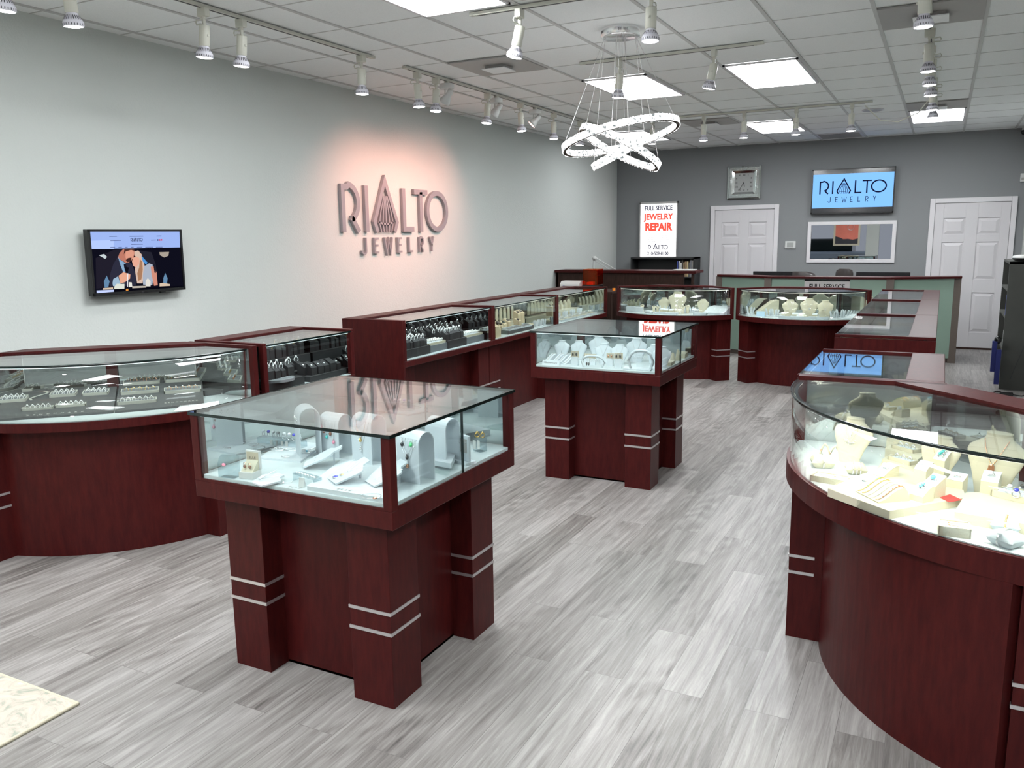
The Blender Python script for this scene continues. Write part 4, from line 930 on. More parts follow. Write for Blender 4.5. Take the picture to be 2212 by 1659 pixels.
# right shelving unit
t = thing('shelving_unit', 'tall dark grey shelving unit turned side on at the right edge', 'shelving', (.62, 9.98, 0)); gy_ = mat('dark grey laminate', (.06, .062, .056), .6, noise=.15, nscale=6); M['greylam'] = gy_
part('side_panel', MB().box(0, .32, 0, .025, 0, 1.335), gy_, t); part('side_panel', MB().box(0, .32, .92, .945, 0, 1.335), gy_, t); part('back_panel', MB().box(.305, .32, .025, .92, 0, 1.335), gy_, t); part('top_panel', MB().box(0, .32, 0, .945, 1.31, 1.335), gy_, t)
for z in (.08, .42, .76, 1.04): part('shelf', MB().box(.0, .305, .025, .92, z-.012, z+.012), gy_, t)
part('scratch', MB().ribbon([(.29, 1.0), (.26, .8), (.22, .62), (.19, .45), (.12, .2), (.10, .12)], .004, -.0012, 0), M['slot'], t, label='thin dark crack line down the side panel')
sh = [('blue', (.02, .05, .3), .775, .20, .03), ('yellow', (.6, .55, .05), .775, .17, .07), ('blue', (.02, .06, .35), .775, .21, .11), ('teal', (.02, .2, .22), .435, .22, .05), ('white', (.6, .62, .62), .435, .18, .11), ('cream', (.5, .5, .42), 1.055, .21, .06)]
for i, (nm, c, z, h, y) in enumerate(sh):
    solo('box_file', MB().box(0, .22, 0, .035, 0, h), mat('file '+nm, c, .5), ['blue file at the front of the middle shelf', 'yellow spined file in the middle of the shelving', 'dark blue file behind the yellow one', 'teal file on the low shelf of the unit', 'white box on the low shelf of the unit', 'pale cream file on the top shelf of the unit'][i], 'file', (.625, 9.98+y, z+.0))
solo('round_appliance', MB().lathe([(.001, 0), (.12, 0), (.15, .02), (.155, .035)], 28).lathe([(.155, .035), (.15, .055), (.10, .066), (.001, .07)], 28, mi=1), [M['blackpl'], M['whitepl']], 'round white and black device on top of the grey shelving unit', 'appliance', (.80, 10.15, 1.335))
for x, y, z0, h, nm in ((.545, 9.90, .20, .32, 'rear'), (.585, 9.86, .075, .36, 'front')):
    solo('hanging_folder', MB().box(-.022, .022, -.03, .03, 0, h).box(-.023, .023, -.0, .031, h*.7, h*.72), mat('navy cover', (.012, .02, .16), .5), 'navy blue tall folder hanging at the edge of the grey shelving, '+nm+' one', 'folder', (x, y, z0))
solo('umbrella_handle', MB().ball((0, 0, .53), .035, sz=1.2), M['blackpl'], 'black rounded handle above the navy folders', 'handle', (.57, 9.9, 0))
t = thing('power_adapter', 'black power adapter with cord on the floor by the grey shelving', 'adapter', (.66, 9.62, 0))
part('brick', MB().box(-.05, .07, -.03, .03, 0, .03), M['blackpl'], t, .004); part('cable', MB().tube([(-.05, 0, .012), (-.10, .06, .008), (-.08, .16, .008), (-.03, .2, .008)], .005, 6).tube([(.07, 0, .012), (.14, -.02, .008), (.2, .06, .008), (.26, .0, .008)], .005, 6), M['blackpl'], t)
# rug
def rug_mat():
    m = mat('faded cream rug', (.6, .55, .48), .95, bump=.6, nscale=240); nt = m.node_tree; b = nt.nodes['Principled BSDF']; mp = [x for x in nt.nodes if x.type == 'MAPPING'][0]
    n = nt.nodes.new('ShaderNodeTexNoise'); n.inputs['Scale'].default_value = 9; n.inputs['Detail'].default_value = 9; n.inputs['Roughness'].default_value = .7; n.inputs['Distortion'].default_value = 1.5
    nt.links.new(mp.outputs[0], n.inputs[0]); r = nt.nodes.new('ShaderNodeValToRGB'); e = r.color_ramp.elements
    e[0].position = .38; e[0].color = (.33, .35, .29, 1); e[1].position = .62; e[1].color = (.66, .57, .47, 1); q = e.new(.48); q.color = (.52, .46, .39, 1); q = e.new(.72); q.color = (.78, .72, .62, 1)
    nt.links.new(n.outputs[0], r.inputs[0]); nt.links.new(r.outputs[0], b.inputs['Base Color']); return m
t = thing('rug', 'faded cream patterned rug corner at the lower left of the floor', 'rug', (-4.1, .62, 0))
part('pile', MB().box(-1.42, 1.405, -1.1, 1.09, 0, .012), rug_mat(), t); part('binding', MB().tube([(-1.42, 1.095, .007), (1.41, 1.095, .007), (1.41, -1.1, .007), (-1.42, -1.1, .007)], .008, 8, closed=True), M['cream'], t)
# shop front things that show only in the mirrored window
t = thing('window_poster', 'framed sunset poster with two silver ornaments hanging in the shop window, seen mirrored', 'poster', (-2.95, YF+.22, 1.62), R(180))
part('frame', MB().box(-.42, .42, 0, .03, -.42, .55), M['cream'], t); part('print', MB().box(-.36, .36, -.004, 0, -.36, .5), mat('sunset print', (.75, .20, .14), .5, noise=.25, nscale=3), t); part('ornament', MB().torus((-.12, -.012, .2), .10, .008, 20, 6, ax='y').torus((.16, -.012, .36), .08, .008, 20, 6, ax='y'), M['chrome'], t)
part('skyline', MB().yprism([(-.36, -.36), (.36, -.36), (.36, -.1), (.22, -.14), (.1, -.2), (-.05, -.19), (-.2, -.22), (-.36, -.18)], -.008, -.004), M['slot'], t); part('hanging_cord', MB().tube([(-.3, .015, .55), (-.3, .015, 1.1)], .004).tube([(.3, .015, .55), (.3, .015, 1.1)], .004), M['blackpl'], t)
t = thing('parked_car', 'pale parked car outside the shop window, seen only in the mirrored pane', 'car', (-4.3, YF-3.2, 0)); pm = mat('pale blue car paint', (.35, .42, .5), .2, coat=1)
part('car_body', MB().xprism([(-.8, .35), (.8, .35), (.85, .7), (.8, .95), (-.8, .95), (-.85, .7)], -2.1, 2.1), pm, t, .08); part('cabin', MB().xprism([(-.7, .95), (.7, .95), (.55, 1.42), (-.55, 1.42)], -1.0, 1.3), M['glassedge'], t, .06)
for sx in (-1.3, 1.3):
    for sy in (-.75, .75): part('wheel', MB().torus((sx, sy, .32), .22, .1, 20, 8, ax='y'), M['blackpl'], t)
struct('ground_outside', MB().box(-14, 12, -18, YF-.13, -.15, -.05), mat('asphalt', (.08, .08, .085), .9, noise=.2))

# ------------------------------------------------------------------ jewelry and the stands that carry it
PROTO = {}; STUFF = []
def place(key, maker, loc, rz, label, cat, group=None, scale=1, rot=None, mw=None):
    """first use builds the kind, later uses copy the thing and its parts"""
    if key not in PROTO: PROTO[key] = maker(); o = PROTO[key]
    else: o = dup(PROTO[key], (0, 0, 0))
    for kx in ('group',):
        if kx in o.keys() and not group: del o[kx]
    if mw is not None:
        o.matrix_world = mw
        if scale != 1: o.scale = (scale,)*3
    else:
        o.location = loc; o.rotation_euler = rot or (0, 0, rz); o.scale = (scale,)*3
    tag(o, label, cat, group); return o
def S1(name, mb, mats): return part(name, mb, mats)
BS = [(0, .23, .05, .02), (.12, .255, .055, .03), (.35, .33, .075, .085), (.55, .42, .10, .14), (.68, .455, .115, .175), (.76, .43, .12, .20), (.84, .31, .12, .225), (.90, .215, .12, .235), (.955, .195, .12, .24), (1.0, .20, .13, .235)]
def mk_bust(front, back, neckm=None):
    def f():
        t = thing('necklace_bust', '', 'display bust'); m = MB(); n = 22
        rings = [[(hw*math.cos(2*math.pi*i/n), cy+hd*math.sin(2*math.pi*i/n), z) for i in range(n)] for z, hw, hd, cy in BS]
        m.loft(rings[:-1], 0, True, False); m.add(rings[0], [tuple(range(n))[::-1]]); m.loft([rings[-2], rings[-1]], 0, True)
        for k_, f_ in enumerate(m.f):
            if len(f_) == 4 and all(m.v[i][1] > 0 for i in f_) and (sum(m.v[i][1] for i in f_)/4 > .14+.3*min(m.v[i][2] for i in f_)): m.m[k_] = 1
        part('bust_form', m, [front, back], t)
        part('neck_cap', MB().lathe([(.001, 1.006), (.185, 1.006), (.195, .998)], n, ex=1, ey=.62, c=(0, .235)), neckm or front, t); return t
    return f
def bfront(z, x):
    for a, b in zip(BS, BS[1:]):
        if a[0] <= z <= b[0]:
            k_ = (z-a[0])/(b[0]-a[0]); hw, hd, cy = [a[i]+(b[i]-a[i])*k_ for i in (1, 2, 3)]; return cy-hd*math.sqrt(max(0, 1-(x/hw)**2))
    return 0
def mk_necklace(drop, metal, gem, kind='drop', width=.17, r=.006):
    """sits on a bust of height 1: a v from the neck to z = drop"""
    def f():
        t = thing('necklace', '', 'necklace'); pts = []
        for i in range(-9, 10):
            u = i/9; x = width*1.08*(abs(u)**.9)*(1 if u > 0 else -1); z = drop+(.90-drop)*abs(u)**1.15; pts.append((x, bfront(z, min(abs(x), .9*abs(x)))-.008, z))
        part('chain', MB().tube(pts, r, 5), metal, t); y = bfront(drop, 0)-.018
        if kind == 'drop': m = MB().ball((0, y, drop-.03), .028, 8, 6, sz=1.5).ball((0, y, drop-.09), .018, 8, 5)
        elif kind == 'bar': m = MB().box(-.008, .008, y-.008, y+.006, drop-.14, drop)
        elif kind == 'links':
            m = MB()
            for i in (-3, -2, -1, 0, 1, 2, 3): x = i*.04; z = drop-.0+.012*i*i/2; m.torus((x, bfront(z, x)-.015, z), .026, .006, 10, 5, ax='y')
        elif kind == 'circle': m = MB().torus((0, y, drop-.035), .032, .009, 14, 6, ax='y')
        elif kind == 'tassel':
            m = MB()
            for i in range(9): m.tube([((i-4)*.009, y, drop), ((i-4)*.013, y-.01, drop-.10), ((i-4)*.012, y-.012, drop-.19)], .006, 5)
            m.ball((0, y-.005, drop), .03, 8, 6)
        part('pendant', m, gem, t); return t
    return f
def ring_mb(R_=.0095, r=.0013, gem=.0036, sz=1):
    return MB().torus((0, 0, R_), R_, r, 14, 5, 0, ax='y').ball((0, 0, 2*R_+gem*.5), gem, 7, 5, 1, sz=.8)
def mk_ring(metal, stone, gem=.0036, wide=1):
    def f():
        t = thing('finger_ring', '', 'ring'); b = MB().torus((0, 0, .0095), .0095, .0014*wide, 14, 5, 0, ax='y'); part('band', b, metal, t)
        part('stone', MB().ball((0, 0, .019+gem*.4), gem, 7, 5, 0, sz=.8), stone, t); return t
    return f
def mk_ring1(metal, stone, gem=.004):    # for rings only a few pixels large
    return lambda: S1('finger_ring', ring_mb(.010, .0016, gem), [metal, stone])
def mk_block(m1, m2, w=.045, d=.05, h=.07, hf=.045, curve=True, name='ring_stand'):
    def f():
        t = thing(name, '', 'ring stand')
        if curve: top = [(-d/2+(d)*i/8, hf+(h-hf)*math.sin(math.pi/2*i/8)) for i in range(9)]
        else: top = [(-d/2, hf), (d/2, h)]
        prof = [(-d/2, 0), (d/2, 0)]+top[::-1]
        part('block', MB().xprism(prof, -w/2, w/2), m2, t)
        m = MB(); e = .0012
        for (y0, z0), (y1, z1) in zip(top, top[1:]): m.add([(-w/2, y0, z0+e), (w/2, y0, z0+e), (w/2, y1, z1+e), (-w/2, y1, z1+e)], [(0, 1, 2, 3)], 0, curve)
        part('pad', m, m1, t); return t
    return f
def mk_block1(m1, w=.045, d=.05, h=.07, hf=.045, name='ring_stand'):
    return lambda: S1(name, MB().xprism([(-d/2, 0), (d/2, 0), (d/2, h), (d/2-.008, h), (-d/2, hf)], -w/2, w/2), [m1])
def mk_tray(w, d, h, rim, pad, name='ring_tray'):
    def f():
        t = thing(name, '', 'tray'); e = .005
        part('tray_rim', MB().box(-w/2, w/2, -d/2, -d/2+e, 0, h).box(-w/2, w/2, d/2-e, d/2, 0, h).box(-w/2, -w/2+e, -d/2, d/2, 0, h).box(w/2-e, w/2, -d/2, d/2, 0, h), rim, t)
        part('tray_pad', MB().box(-w/2+e, w/2-e, -d/2+e, d/2-e, 0, h-.004), pad, t); return t
    return f
def mk_pillow(m1, s=.075):
    def f():
        m = MB(); n = 10; vs = []; fs = []
        for sg_ in (1, -1):
            o = len(vs)
            for i in range(n+1):
                for j in range(n+1):
                    u, v = -1+2*i/n, -1+2*j/n; pin = 1-.16*(1-u*u)*(abs(v)**3); pin2 = 1-.16*(1-v*v)*(abs(u)**3)
                    vs.append((u*s*.5*pin2, v*s*.42*pin, s*.24+sg_*s*.26*((1-u**4)*(1-v**4))**.6))
            for i in range(n):
                for j in range(n):
                    a = o+i*(n+1)+j; q = (a, a+n+1, a+n+2, a+1); fs.append(q if sg_ > 0 else q[::-1])
        m.add(vs, fs, 0, True); return S1('bracelet_pillow', m, [m1])
    return f
def mk_bangle(metal, s=.075, r=.0022, beads=0, stone=None):
    def f():
        t = thing('bracelet', '', 'bracelet'); pts = [(0, s*.45*math.cos(a), s*.24+s*.285*math.sin(a)) for a in [2*math.pi*i/24 for i in range(24)]]
        m = MB()
        if beads:
            for p in pts: m.ball(p, r*1.5, 6, 4)
        m.tube(pts, r, 6, 0, True); part('band', m, metal, t)
        if stone: part('clasp_stone', MB().ball((0, -s*.33, s*.46), .006, 8, 5), stone, t)
        return t
    return f
def mk_ramp(m1, w=.10, d=.10, h=.045):
    def f():
        t = thing('bracelet_ramp', '', 'bracelet ramp'); prof = [(-d/2, .004)]+[(-d/2+d*u, .006+h*(.5-.5*math.cos(math.pi*min(1, u/.78))) if u < .78 else .006+h*math.cos((u-.78)/.22*math.pi/2)**.6) for u in [i/14 for i in range(1, 15)]]
        part('ramp_body', MB().xprism([(-d/2, 0)]+[(d/2, 0)]+prof[::-1], -w/2, w/2, 0, False), m1, t); return t
    return f
def ramp_z(y, d=.10, h=.045):
    u = (y+d/2)/d; return .006+h*(.5-.5*math.cos(math.pi*min(1, u/.78))) if u < .78 else .006+h*max(0, math.cos((u-.78)/.22*math.pi/2))**.6
def mk_rampchain(metal, stone=None, r=.0016, d=.10, h=.045):
    def f():
        t = thing('bracelet', '', 'bracelet'); pts = [(0, y, ramp_z(y, d, h)+.0025) for y in [-d/2+.002+d*.9*i/18 for i in range(19)]]; m = MB().tube(pts, r, 5)
        for p in pts[::1]: m.ball(p, r*1.7, 6, 4)
        part('links', m, metal, t)
        if stone:
            b = MB()
            for p in pts[4:16:2]: b.ball((p[0], p[1], p[2]+.001), .003, 6, 4)
            part('stones', b, stone, t)
        return t
    return f
def mk_arch(w=.11, d=.085, h=.20, m1=None, hang=.5):
    """strap bent over into an upside-down u, standing on its back edge"""
    def f():
        t = thing('arch_display', '', 'arch display'); r = d/2; e = .003
        o = [(-r, 0)]+[(r*math.cos(math.pi-math.pi*i/12), h-r+r*math.sin(math.pi*i/12)) for i in range(13)]+[(r, 0)]
        i_ = [(r-e, 0)]+[((r-e)*math.cos(math.pi*i/12), h-r+(r-e)*math.sin(math.pi*i/12)) for i in range(13)]+[(-r+e, 0)]
        m = MB(); P_ = o; Q_ = i_[::-1]
        for k in range(len(P_)-1):
            a, b, c_, d_ = P_[k], P_[k+1], Q_[k+1], Q_[k]
            m.add([(x, p[0], p[1]) for x in (-w/2, w/2) for p in (a, b, c_, d_)], [(0, 1, 5, 4), (3, 7, 6, 2), (0, 3, 2, 1), (4, 5, 6, 7)])
        part('bent_strap', m, m1, t); return t
    return f
def mk_archneck(metal, gem, drop, w=.08, h=.20, d=.085, extra=0):
    def f():
        t = thing('necklace', '', 'necklace'); y = -d/2-.002; m = MB()
        m.tube([(-w/2, y+.006, h-d/2+.02), (-w/2*.8, y, h-d/2-.01), (0, y, drop), (w/2*.8, y, h-d/2-.01), (w/2, y+.006, h-d/2+.02)], .0009, 5)
        part('chain', m, metal, t); part('pendant', MB().ball((0, y-.003, drop-.006), .0065, 8, 5, sz=1.25).torus((0, y-.002, drop+.003), .0035, .001, 8, 4, ax='y'), gem, t); return t
    return f
def mk_pad(m1, w=.10, L=.13, ang=24):
    def f():
        t = thing('necklace_board', '', 'necklace board'); c, s_ = math.cos(R(ang)), math.sin(R(ang)); k = L
        o = [(-.30, 0), (.30, 0), (.52, .55), (.50, .68), (.22, .80), (.20, 1), (-.20, 1), (-.22, .80), (-.50, .68), (-.52, .55)]
        m = MB(); m.T = Matrix.Rotation(R(ang), 4, 'X'); m.prism([(x*w, y*k-k/2) for x, y in o], .0, .006); zmin = min(v[2] for v in m.v); m.v = [(x, y, z-zmin+.0005) for x, y, z in m.v]
        part('board', m, m1, t); part('prop', MB().box(-.006, .006, k*c*.25, k*c*.25+.006, 0, k*s_*.7), m1, t); return t
    return f
def pad_pt(x, v, L=.13, ang=24):
    c, s_ = math.cos(R(ang)), math.sin(R(ang)); y = v*L-L/2; z0 = L/2*s_; return (x, y*c-.008*s_, y*s_+z0+.0075)
def mk_padneck(metal, gem, v=.35, w=.035, L=.13, big=1, off=0):
    def f():
        t = thing('necklace', '', 'necklace'); part('chain', MB().tube([pad_pt(-w*.9+off, .86), pad_pt(-w*.5+off, .6), pad_pt(off, v), pad_pt(w*.6+off, .58), pad_pt(w+off, .84)], .0009, 5), metal, t)
        p = pad_pt(off, v-.05); m = MB().torus((p[0], p[1], p[2]+.001), .007*big, .0014, 14, 5); b = part('pendant', m, metal, t)
        part('stone', MB().ball(p, .0065*big, 10, 6, sz=.5), gem, t); return t
    return f
def mk_tstand(m1, h=.065, w=.026):
    def f():
        t = thing('earring_stand', '', 'earring stand'); part('stand_block', MB().xprism([(-.012, 0), (.012, 0), (.004, h*.62), (-.004, h*.62)], -w/2, w/2), m1, t); part('cross_card', MB().box(-w*.62, w*.62, -.003, .001, h*.55, h), M['creamside'], t); return t
    return f
def mk_earpair(metal, stone, dx=.009, z=.055, sz=1.8, r=.0042):
    def f():
        t = thing('earrings', '', 'earrings'); part('hoops', MB().torus((-dx, -.006, z), r*1.1, .0009, 10, 4, ax='y').torus((dx, -.006, z), r*1.1, .0009, 10, 4, ax='y'), metal, t)
        part('stones', MB().ball((-dx, -.006, z-.008), r, 8, 5, sz=sz).ball((dx, -.006, z-.008), r, 8, 5, sz=sz), stone, t); return t
    return f
def mk_hoop(m1, w=.12, h=.085, r=.006):
    def f():
        t = thing('hoop_stand', '', 'earring stand'); pts = [(-w*.38, 0, 0), (-w*.5, 0, h*.45), (-w*.40, 0, h*.82), (-w*.22, 0, h*.98), (0, 0, h), (w*.22, 0, h*.98), (w*.40, 0, h*.82), (w*.5, 0, h*.45), (w*.38, 0, 0)]
        part('hoop', MB().tube(pts, r, 8), m1, t); part('drop_earrings', MB().tube([(-w*.3, 0, h*.75), (w*.3, 0, h*.75)], .0006, 4), M['chrome'], t)
        m = MB()
        for i in range(7): m.torus(((i-3)*w*.085, -.003, h*.62), .005, .0008, 8, 4, ax='y', sq=1.6)
        part('dangles', m, M['chrome'], t); return t
    return f
def mk_fingers(m1, n=5, h=.05):
    def f():
        m = MB().lathe([(.001, 0), (.03, 0), (.03, .005), (.001, .006)], 16); rng = random.Random(n)
        for i in range(n):
            a = 2*math.pi*i/n; x, y = .016*math.cos(a), .010*math.sin(a); hh = h*rng.uniform(.8, 1.15)
            m.tube([(x, y, .004), (x*1.3, y*1.3, hh*.5), (x*1.7, y*1.5, hh*.85), (x*1.75, y*1.55, hh)], [.0065, .006, .0055, .002], 7)
        return S1('ring_fingers', m, [m1])
    return f
def mk_slab(poly, h, m1, name='display_riser'): return lambda: S1(name, MB().prism(poly, 0, h), [m1])
def slab(poly, z, h, m1, label, name='display_riser', cat='riser', bevel=.002):
    """polygon given in world xy, resting at z"""
    cx_ = sum(p[0] for p in poly)/len(poly); cy_ = sum(p[1] for p in poly)/len(poly)
    return solo(name, MB().prism([(p[0]-cx_, p[1]-cy_) for p in poly], 0, h), m1, label, cat, (cx_, cy_, z), bevel=bevel)
def XY(*pp, z): return [tuple((in1(at(a, b, z)) if z == .79 else at(a, b, z))[:2]) for a, b in pp]
def XP(*pp, z): return [tuple(atxy(a, b, z)[:2]) for a, b in pp]

W_, CR, CS = M['white'], M['cream'], M['creamside']
rg = random.Random(11)

# ======== nearest pedestal: silver jewelry on white and clear stands
D1 = .79
def in1(p): p.y = max(p.y, 2.152); p.x = min(p.x, -1.575); return p      # keep things behind the glass
def a_(x, y, z=D1): return in1(at(x, y, z))
p = a_(496, 1030); t = thing('earring_stand', 'clear acrylic curved stand with a pink oval, front left of the near pedestal case', 'earring stand', p, R(8))
part('acrylic_body', MB().xprism([(-.02, 0), (.02, 0), (.02, .078)]+[(.02-.04*u, .078+.008*math.sin(math.pi*u)-.02*u*u) for u in (.25, .5, .75)]+[(-.02, .055)], -.034, .034), M['acrylic'], t, .003)
part('pink_stud', MB().ball((-.005, -.022, .052), .009, 12, 6, sx=1, sy=.3, sz=.75), M['pink'], t)
p = a_(541, 1031); t = thing('jewelry_box', 'open cream box with printed lid and two drop earrings, front left of near pedestal', 'jewelry box', p, R(6))
part('box_base', MB().box(-.032, .032, -.026, .026, 0, .026), M['whitepl'], t, .002); part('lid', MB().box(-.032, .032, .020, .030, .026, .098), M['whitepl'], t, .002); part('lid_lining', MB().box(-.026, .026, .0185, .0205, .032, .092), CS, t)
part('insert', MB().xprism([(-.020, .026), (.018, .026), (.018, .062), (-.014, .030)], -.026, .026), CR, t)
text_part('lid_print', 'ELLE', .013, M['slot'], t, (0, .0178, .066), (R(90), 0, 0), depth=.0003, spacing=1.25)
o = mk_earpair(M['rose'], M['brown'], .013, .052, 1.1, .0062)(); o.location = p+Vector((0, -.006, 0)); tag(o, 'round brown drop earrings set in the open box of the near pedestal', 'earrings')
o = place('padlow', mk_pad(W_, .115, .10, 9), a_(582, 1042), R(-18), 'low white board with one small black pendant, front left of the near pedestal', 'necklace board')
q = mk_padneck(M['chrome'], M['onyx'], .3, .04, .10, .7)(); q.location = a_(576, 1042)+Vector((0, 0, -.012)); q.rotation_euler = (R(-15), 0, R(-25)); tag(q, 'fine necklace with a black stone draped on the low white board', 'necklace')
slab(XY((560, 992), (650, 1000), (700, 962), (618, 955), z=D1), D1, .008, W_, 'thin white board under the wire bracelets in the near pedestal')
p = a_(634, 967); t = thing('ring_riser', 'clear acrylic riser carrying four silver rings at the back left of the near pedestal', 'ring riser', p+Vector((0, 0, 0)), R(-3))
part('acrylic_block', MB().box(-.062, .062, -.02, .02, 0, .034), M['acrylic'], t, .002); part('price_tag', MB().box(-.025, -.01, -.022, -.0205, .004, .03).box(-.05, -.04, -.022, -.0205, .006, .028), M['whitepl'], t)
for i, (dx, st, nm) in enumerate(((-.044, 'gem', 'clear stone, leftmost'), (-.016, 'gem', 'clear cluster, second'), (.010, 'blue', 'deep blue stone, third'), (.040, 'gem', 'pale stone, last'))):
    place('ringB'+st, mk_ring(M['chrome'], M[st], .0075), p+Vector((dx, -.004, .034)), R(15), 'silver ring with a '+nm+' on the clear riser', 'ring', scale=1.1)
for i, (px, py, sx, nm) in enumerate(((597, 977, 1, 'oval with small beads, left'), (617, 992, .55, 'small circle in front'), (628, 977, .8, 'faint inner circle, middle'))):
    m = MB().torus((0, 0, .003), .034*sx, .0013, 28, 5, sq=.62); [m.ball((.034*sx*math.cos(k*.5), .021*sx*math.sin(k*.5), .004), .0024, 6, 4) for k in range(5)]
    solo('bracelet', m, M['chrome'], 'thin silver bracelet, '+nm+', on the white board of the near pedestal', 'bracelet', a_(px, py)+Vector((0, 0, .009)), R(10))
m = MB().tube([(-.038, .01, .004), (-.02, .022, .006), (0, .004, .008), (.022, -.004, .006), (.036, .012, .01), (.028, .026, .016), (.014, .016, .012), (.02, -.014, .004), (-.01, -.018, .004), (-.03, -.002, .004), (-.038, .01, .004)], .0022, 7)
t = solo('twisted_bangle', m, M['chrome'], 'twisted silver wire bangle with a small blue clasp on the near pedestal', 'bracelet', a_(662, 982)+Vector((0, 0, .008)), R(15)); part('blue_clasp', MB().ball((.004, -.004, .008), .005, 8, 5), M['lblue'], t)
# tall strap arches
def arch(px, py, rz, label, **k): return place('arch%s' % k.get('h', .2), mk_arch(m1=W_, **k), a_(px, py), rz, label, 'arch display')
ar = [(668, 985, R(-38), .21, 'white bent strap arch with three small charms at the back left of the near pedestal'), (728, 982, R(-4), .175, 'white bent strap arch hung with coloured pendants, centre of the near pedestal'),
      (800, 1004, R(-8), .205, 'white bent strap arch with several silver chains, right of centre on the near pedestal'), (900, 1036, R(-8), .185, 'white bent strap arch with a green pendant at the right front of the near pedestal'), (958, 1000, R(-10), .185, 'white bent strap arch of stud earrings behind the side glass of the near pedestal')]
for px, py, rz, h, lb in ar: arch(px, py, rz, lb, w=.105, h=h)
def an(key, px, py, rz, metal, gem, drop, label, h, w=.08, dx=0):
    o = mk_archneck(metal, gem, drop, w, h)(); o.location = a_(px, py)+Matrix.Rotation(rz, 3, 'Z') @ Vector((dx, 0, 0)); o.rotation_euler = (0, 0, rz); tag(o, label, 'necklace')
for dx, gm, dr, nm in ((-.034, 'pink', .128, 'tiny pink cross'), (-.020, 'brown', .112, 'dark round'), (-.006, 'teal', .090, 'turquoise round'), (.014, 'brown', .105, 'bronze teardrop'), (.030, 'pink', .072, 'pink round')):
    an('x', 728, 982, R(-4), M['chrome'], M[gm], dr, 'short chain with a %s pendant on the centre strap arch' % nm, .175, .012, dx)
an('x', 800, 1004, R(-8), M['rose'], M['gold'], .115, 'long chain with a gold link pendant on the strap arch right of centre', .205, .05)
an('x', 800, 1004, R(-8), M['chrome'], M['chrome'], .078, 'long chain with a silver bar cluster on the strap arch right of centre', .205, .085)
an('x', 900, 1036, R(-8), M['chrome'], M['rose'], .068, 'long chain with a pink gold feather pendant at the right front', .185, .07, .0)
an('x', 900, 1036, R(-8), M['chrome'], M['onyx'], .100, 'chain with a black bar pendant at the right front of the near pedestal', .185, .05, .0)
an('x', 900, 1036, R(-8), M['chrome'], M['green'], .150, 'chain with a bright green stone pendant at the right front', .185, .04, .02)
an('x', 900, 1036, R(-8), M['chrome'], M['onyx'], .146, 'chain with a small dark stone pendant left of the green one', .185, .02, -.022)
t = thing('charm_earrings', 'three small silver charms on the back left strap arch of the near pedestal', 'earrings', a_(668, 985), R(-38))
for dx in (-.025, 0, .025): part('charm', MB().ball((dx, -.045, .165), .005, 6, 4).tube([(dx-.006, -.045, .158), (dx, -.046, .150), (dx+.006, -.045, .158)], .0015, 5), M['chrome'], t)
# white tray with large boards
tr = XY((641, 1068), (829, 1097), (880, 1010), (740, 1000), z=D1)
slab(tr, D1, .016, W_, 'shallow white tray under the sloping necklace boards of the near pedestal', 'display_tray', 'tray', .004)
def pad(px, py, z, rz, label, w, L, ang=24):
    return place('pad%s%s' % (w, L), mk_pad(W_, w, L, ang), a_(px, py, z), rz, label, 'necklace board')
pad(757, 1035, D1+.017, R(-32), 'sloping white necklace board with a blue oval pendant in the near pedestal', .145, .15)
for (gm, big, v, w, off, nm) in (('blue', 1.7, .16, .055, -.012, 'large blue oval'), ('gold', 1.3, .32, .035, .004, 'round pierced gold'), ('gem', .6, .5, .02, .012, 'small clear drop')):
    q = mk_padneck(M['chrome'], M[gm], v, w, .15, big, off)(); q.location = a_(757, 1035, D1+.018); q.rotation_euler = (0, 0, R(-32)); tag(q, 'necklace with a %s pendant on the sloping white board' % nm, 'necklace')
pad(838, 1040, D1+.017, R(-30), 'second sloping white necklace board, behind the corner post of the near pedestal', .14, .15)
q = mk_padneck(M['chrome'], M['gem'], .2, .05, .15, .5, 0)(); q.location = a_(838, 1040, D1+.018); q.rotation_euler = (0, 0, R(-30)); tag(q, 'plain fine chain on the board behind the corner post', 'necklace')
pad(700, 1004, D1+.006, R(-55), 'flat white necklace board with two wishbone pendants in the near pedestal', .13, .16, )
for off, nm in ((-.02, 'left'), (.022, 'right')):
    q = mk_padneck(M['chrome'], M['gem'], .35, .022, .15, .7, off)(); q.location = a_(700, 1004, D1+.007); q.rotation_euler = (0, 0, R(-55)); tag(q, 'small wishbone pendant necklace, %s one of two on the flat board' % nm, 'necklace')
solo('necklace', MB().torus((0, 0, .002), .035, .0009, 30, 4, sq=.8).ball((.03, -.02, .004), .009, 8, 5, 1, sz=.4), [M['chrome'], M['rose']], 'looped chain with a clover pendant lying in the white tray', 'necklace', a_(800, 1083)+Vector((0, 0, .016)))
p = a_(664, 1042); t = thing('bracelet_bridge', 'low acrylic bridge with a link bracelet across its top in the near pedestal', 'bracelet stand', p, R(-14))
part('acrylic_bridge', MB().box(-.065, .065, -.018, .018, .024, .028).box(-.065, -.061, -.018, .018, 0, .024).box(.061, .065, -.018, .018, 0, .024), M['acrylic'], t)
m = MB()
for i in range(13): m.torus((-.054+.009*i, -.006+.004*(i % 2), .030), .0055, .0012, 8, 4, sq=.8)
solo('bracelet', m, M['chrome'], 'silver openwork link bracelet lying on the acrylic bridge', 'bracelet', p, R(-14))
solo('price_card', MB().xprism([(-.008, 0), (.008, 0), (.001, .034), (-.001, .034)], -.011, .011), M['whitepl'], 'tiny white folded price card in front of the acrylic bridge', 'card', a_(653, 1052), R(5))
m = MB().tube([(0, 0, .002), (.006, -.012, .002), (.002, -.026, .002), (-.012, -.034, .002)], .0009, 5).ball((-.012, -.037, .003), .005, 8, 5)
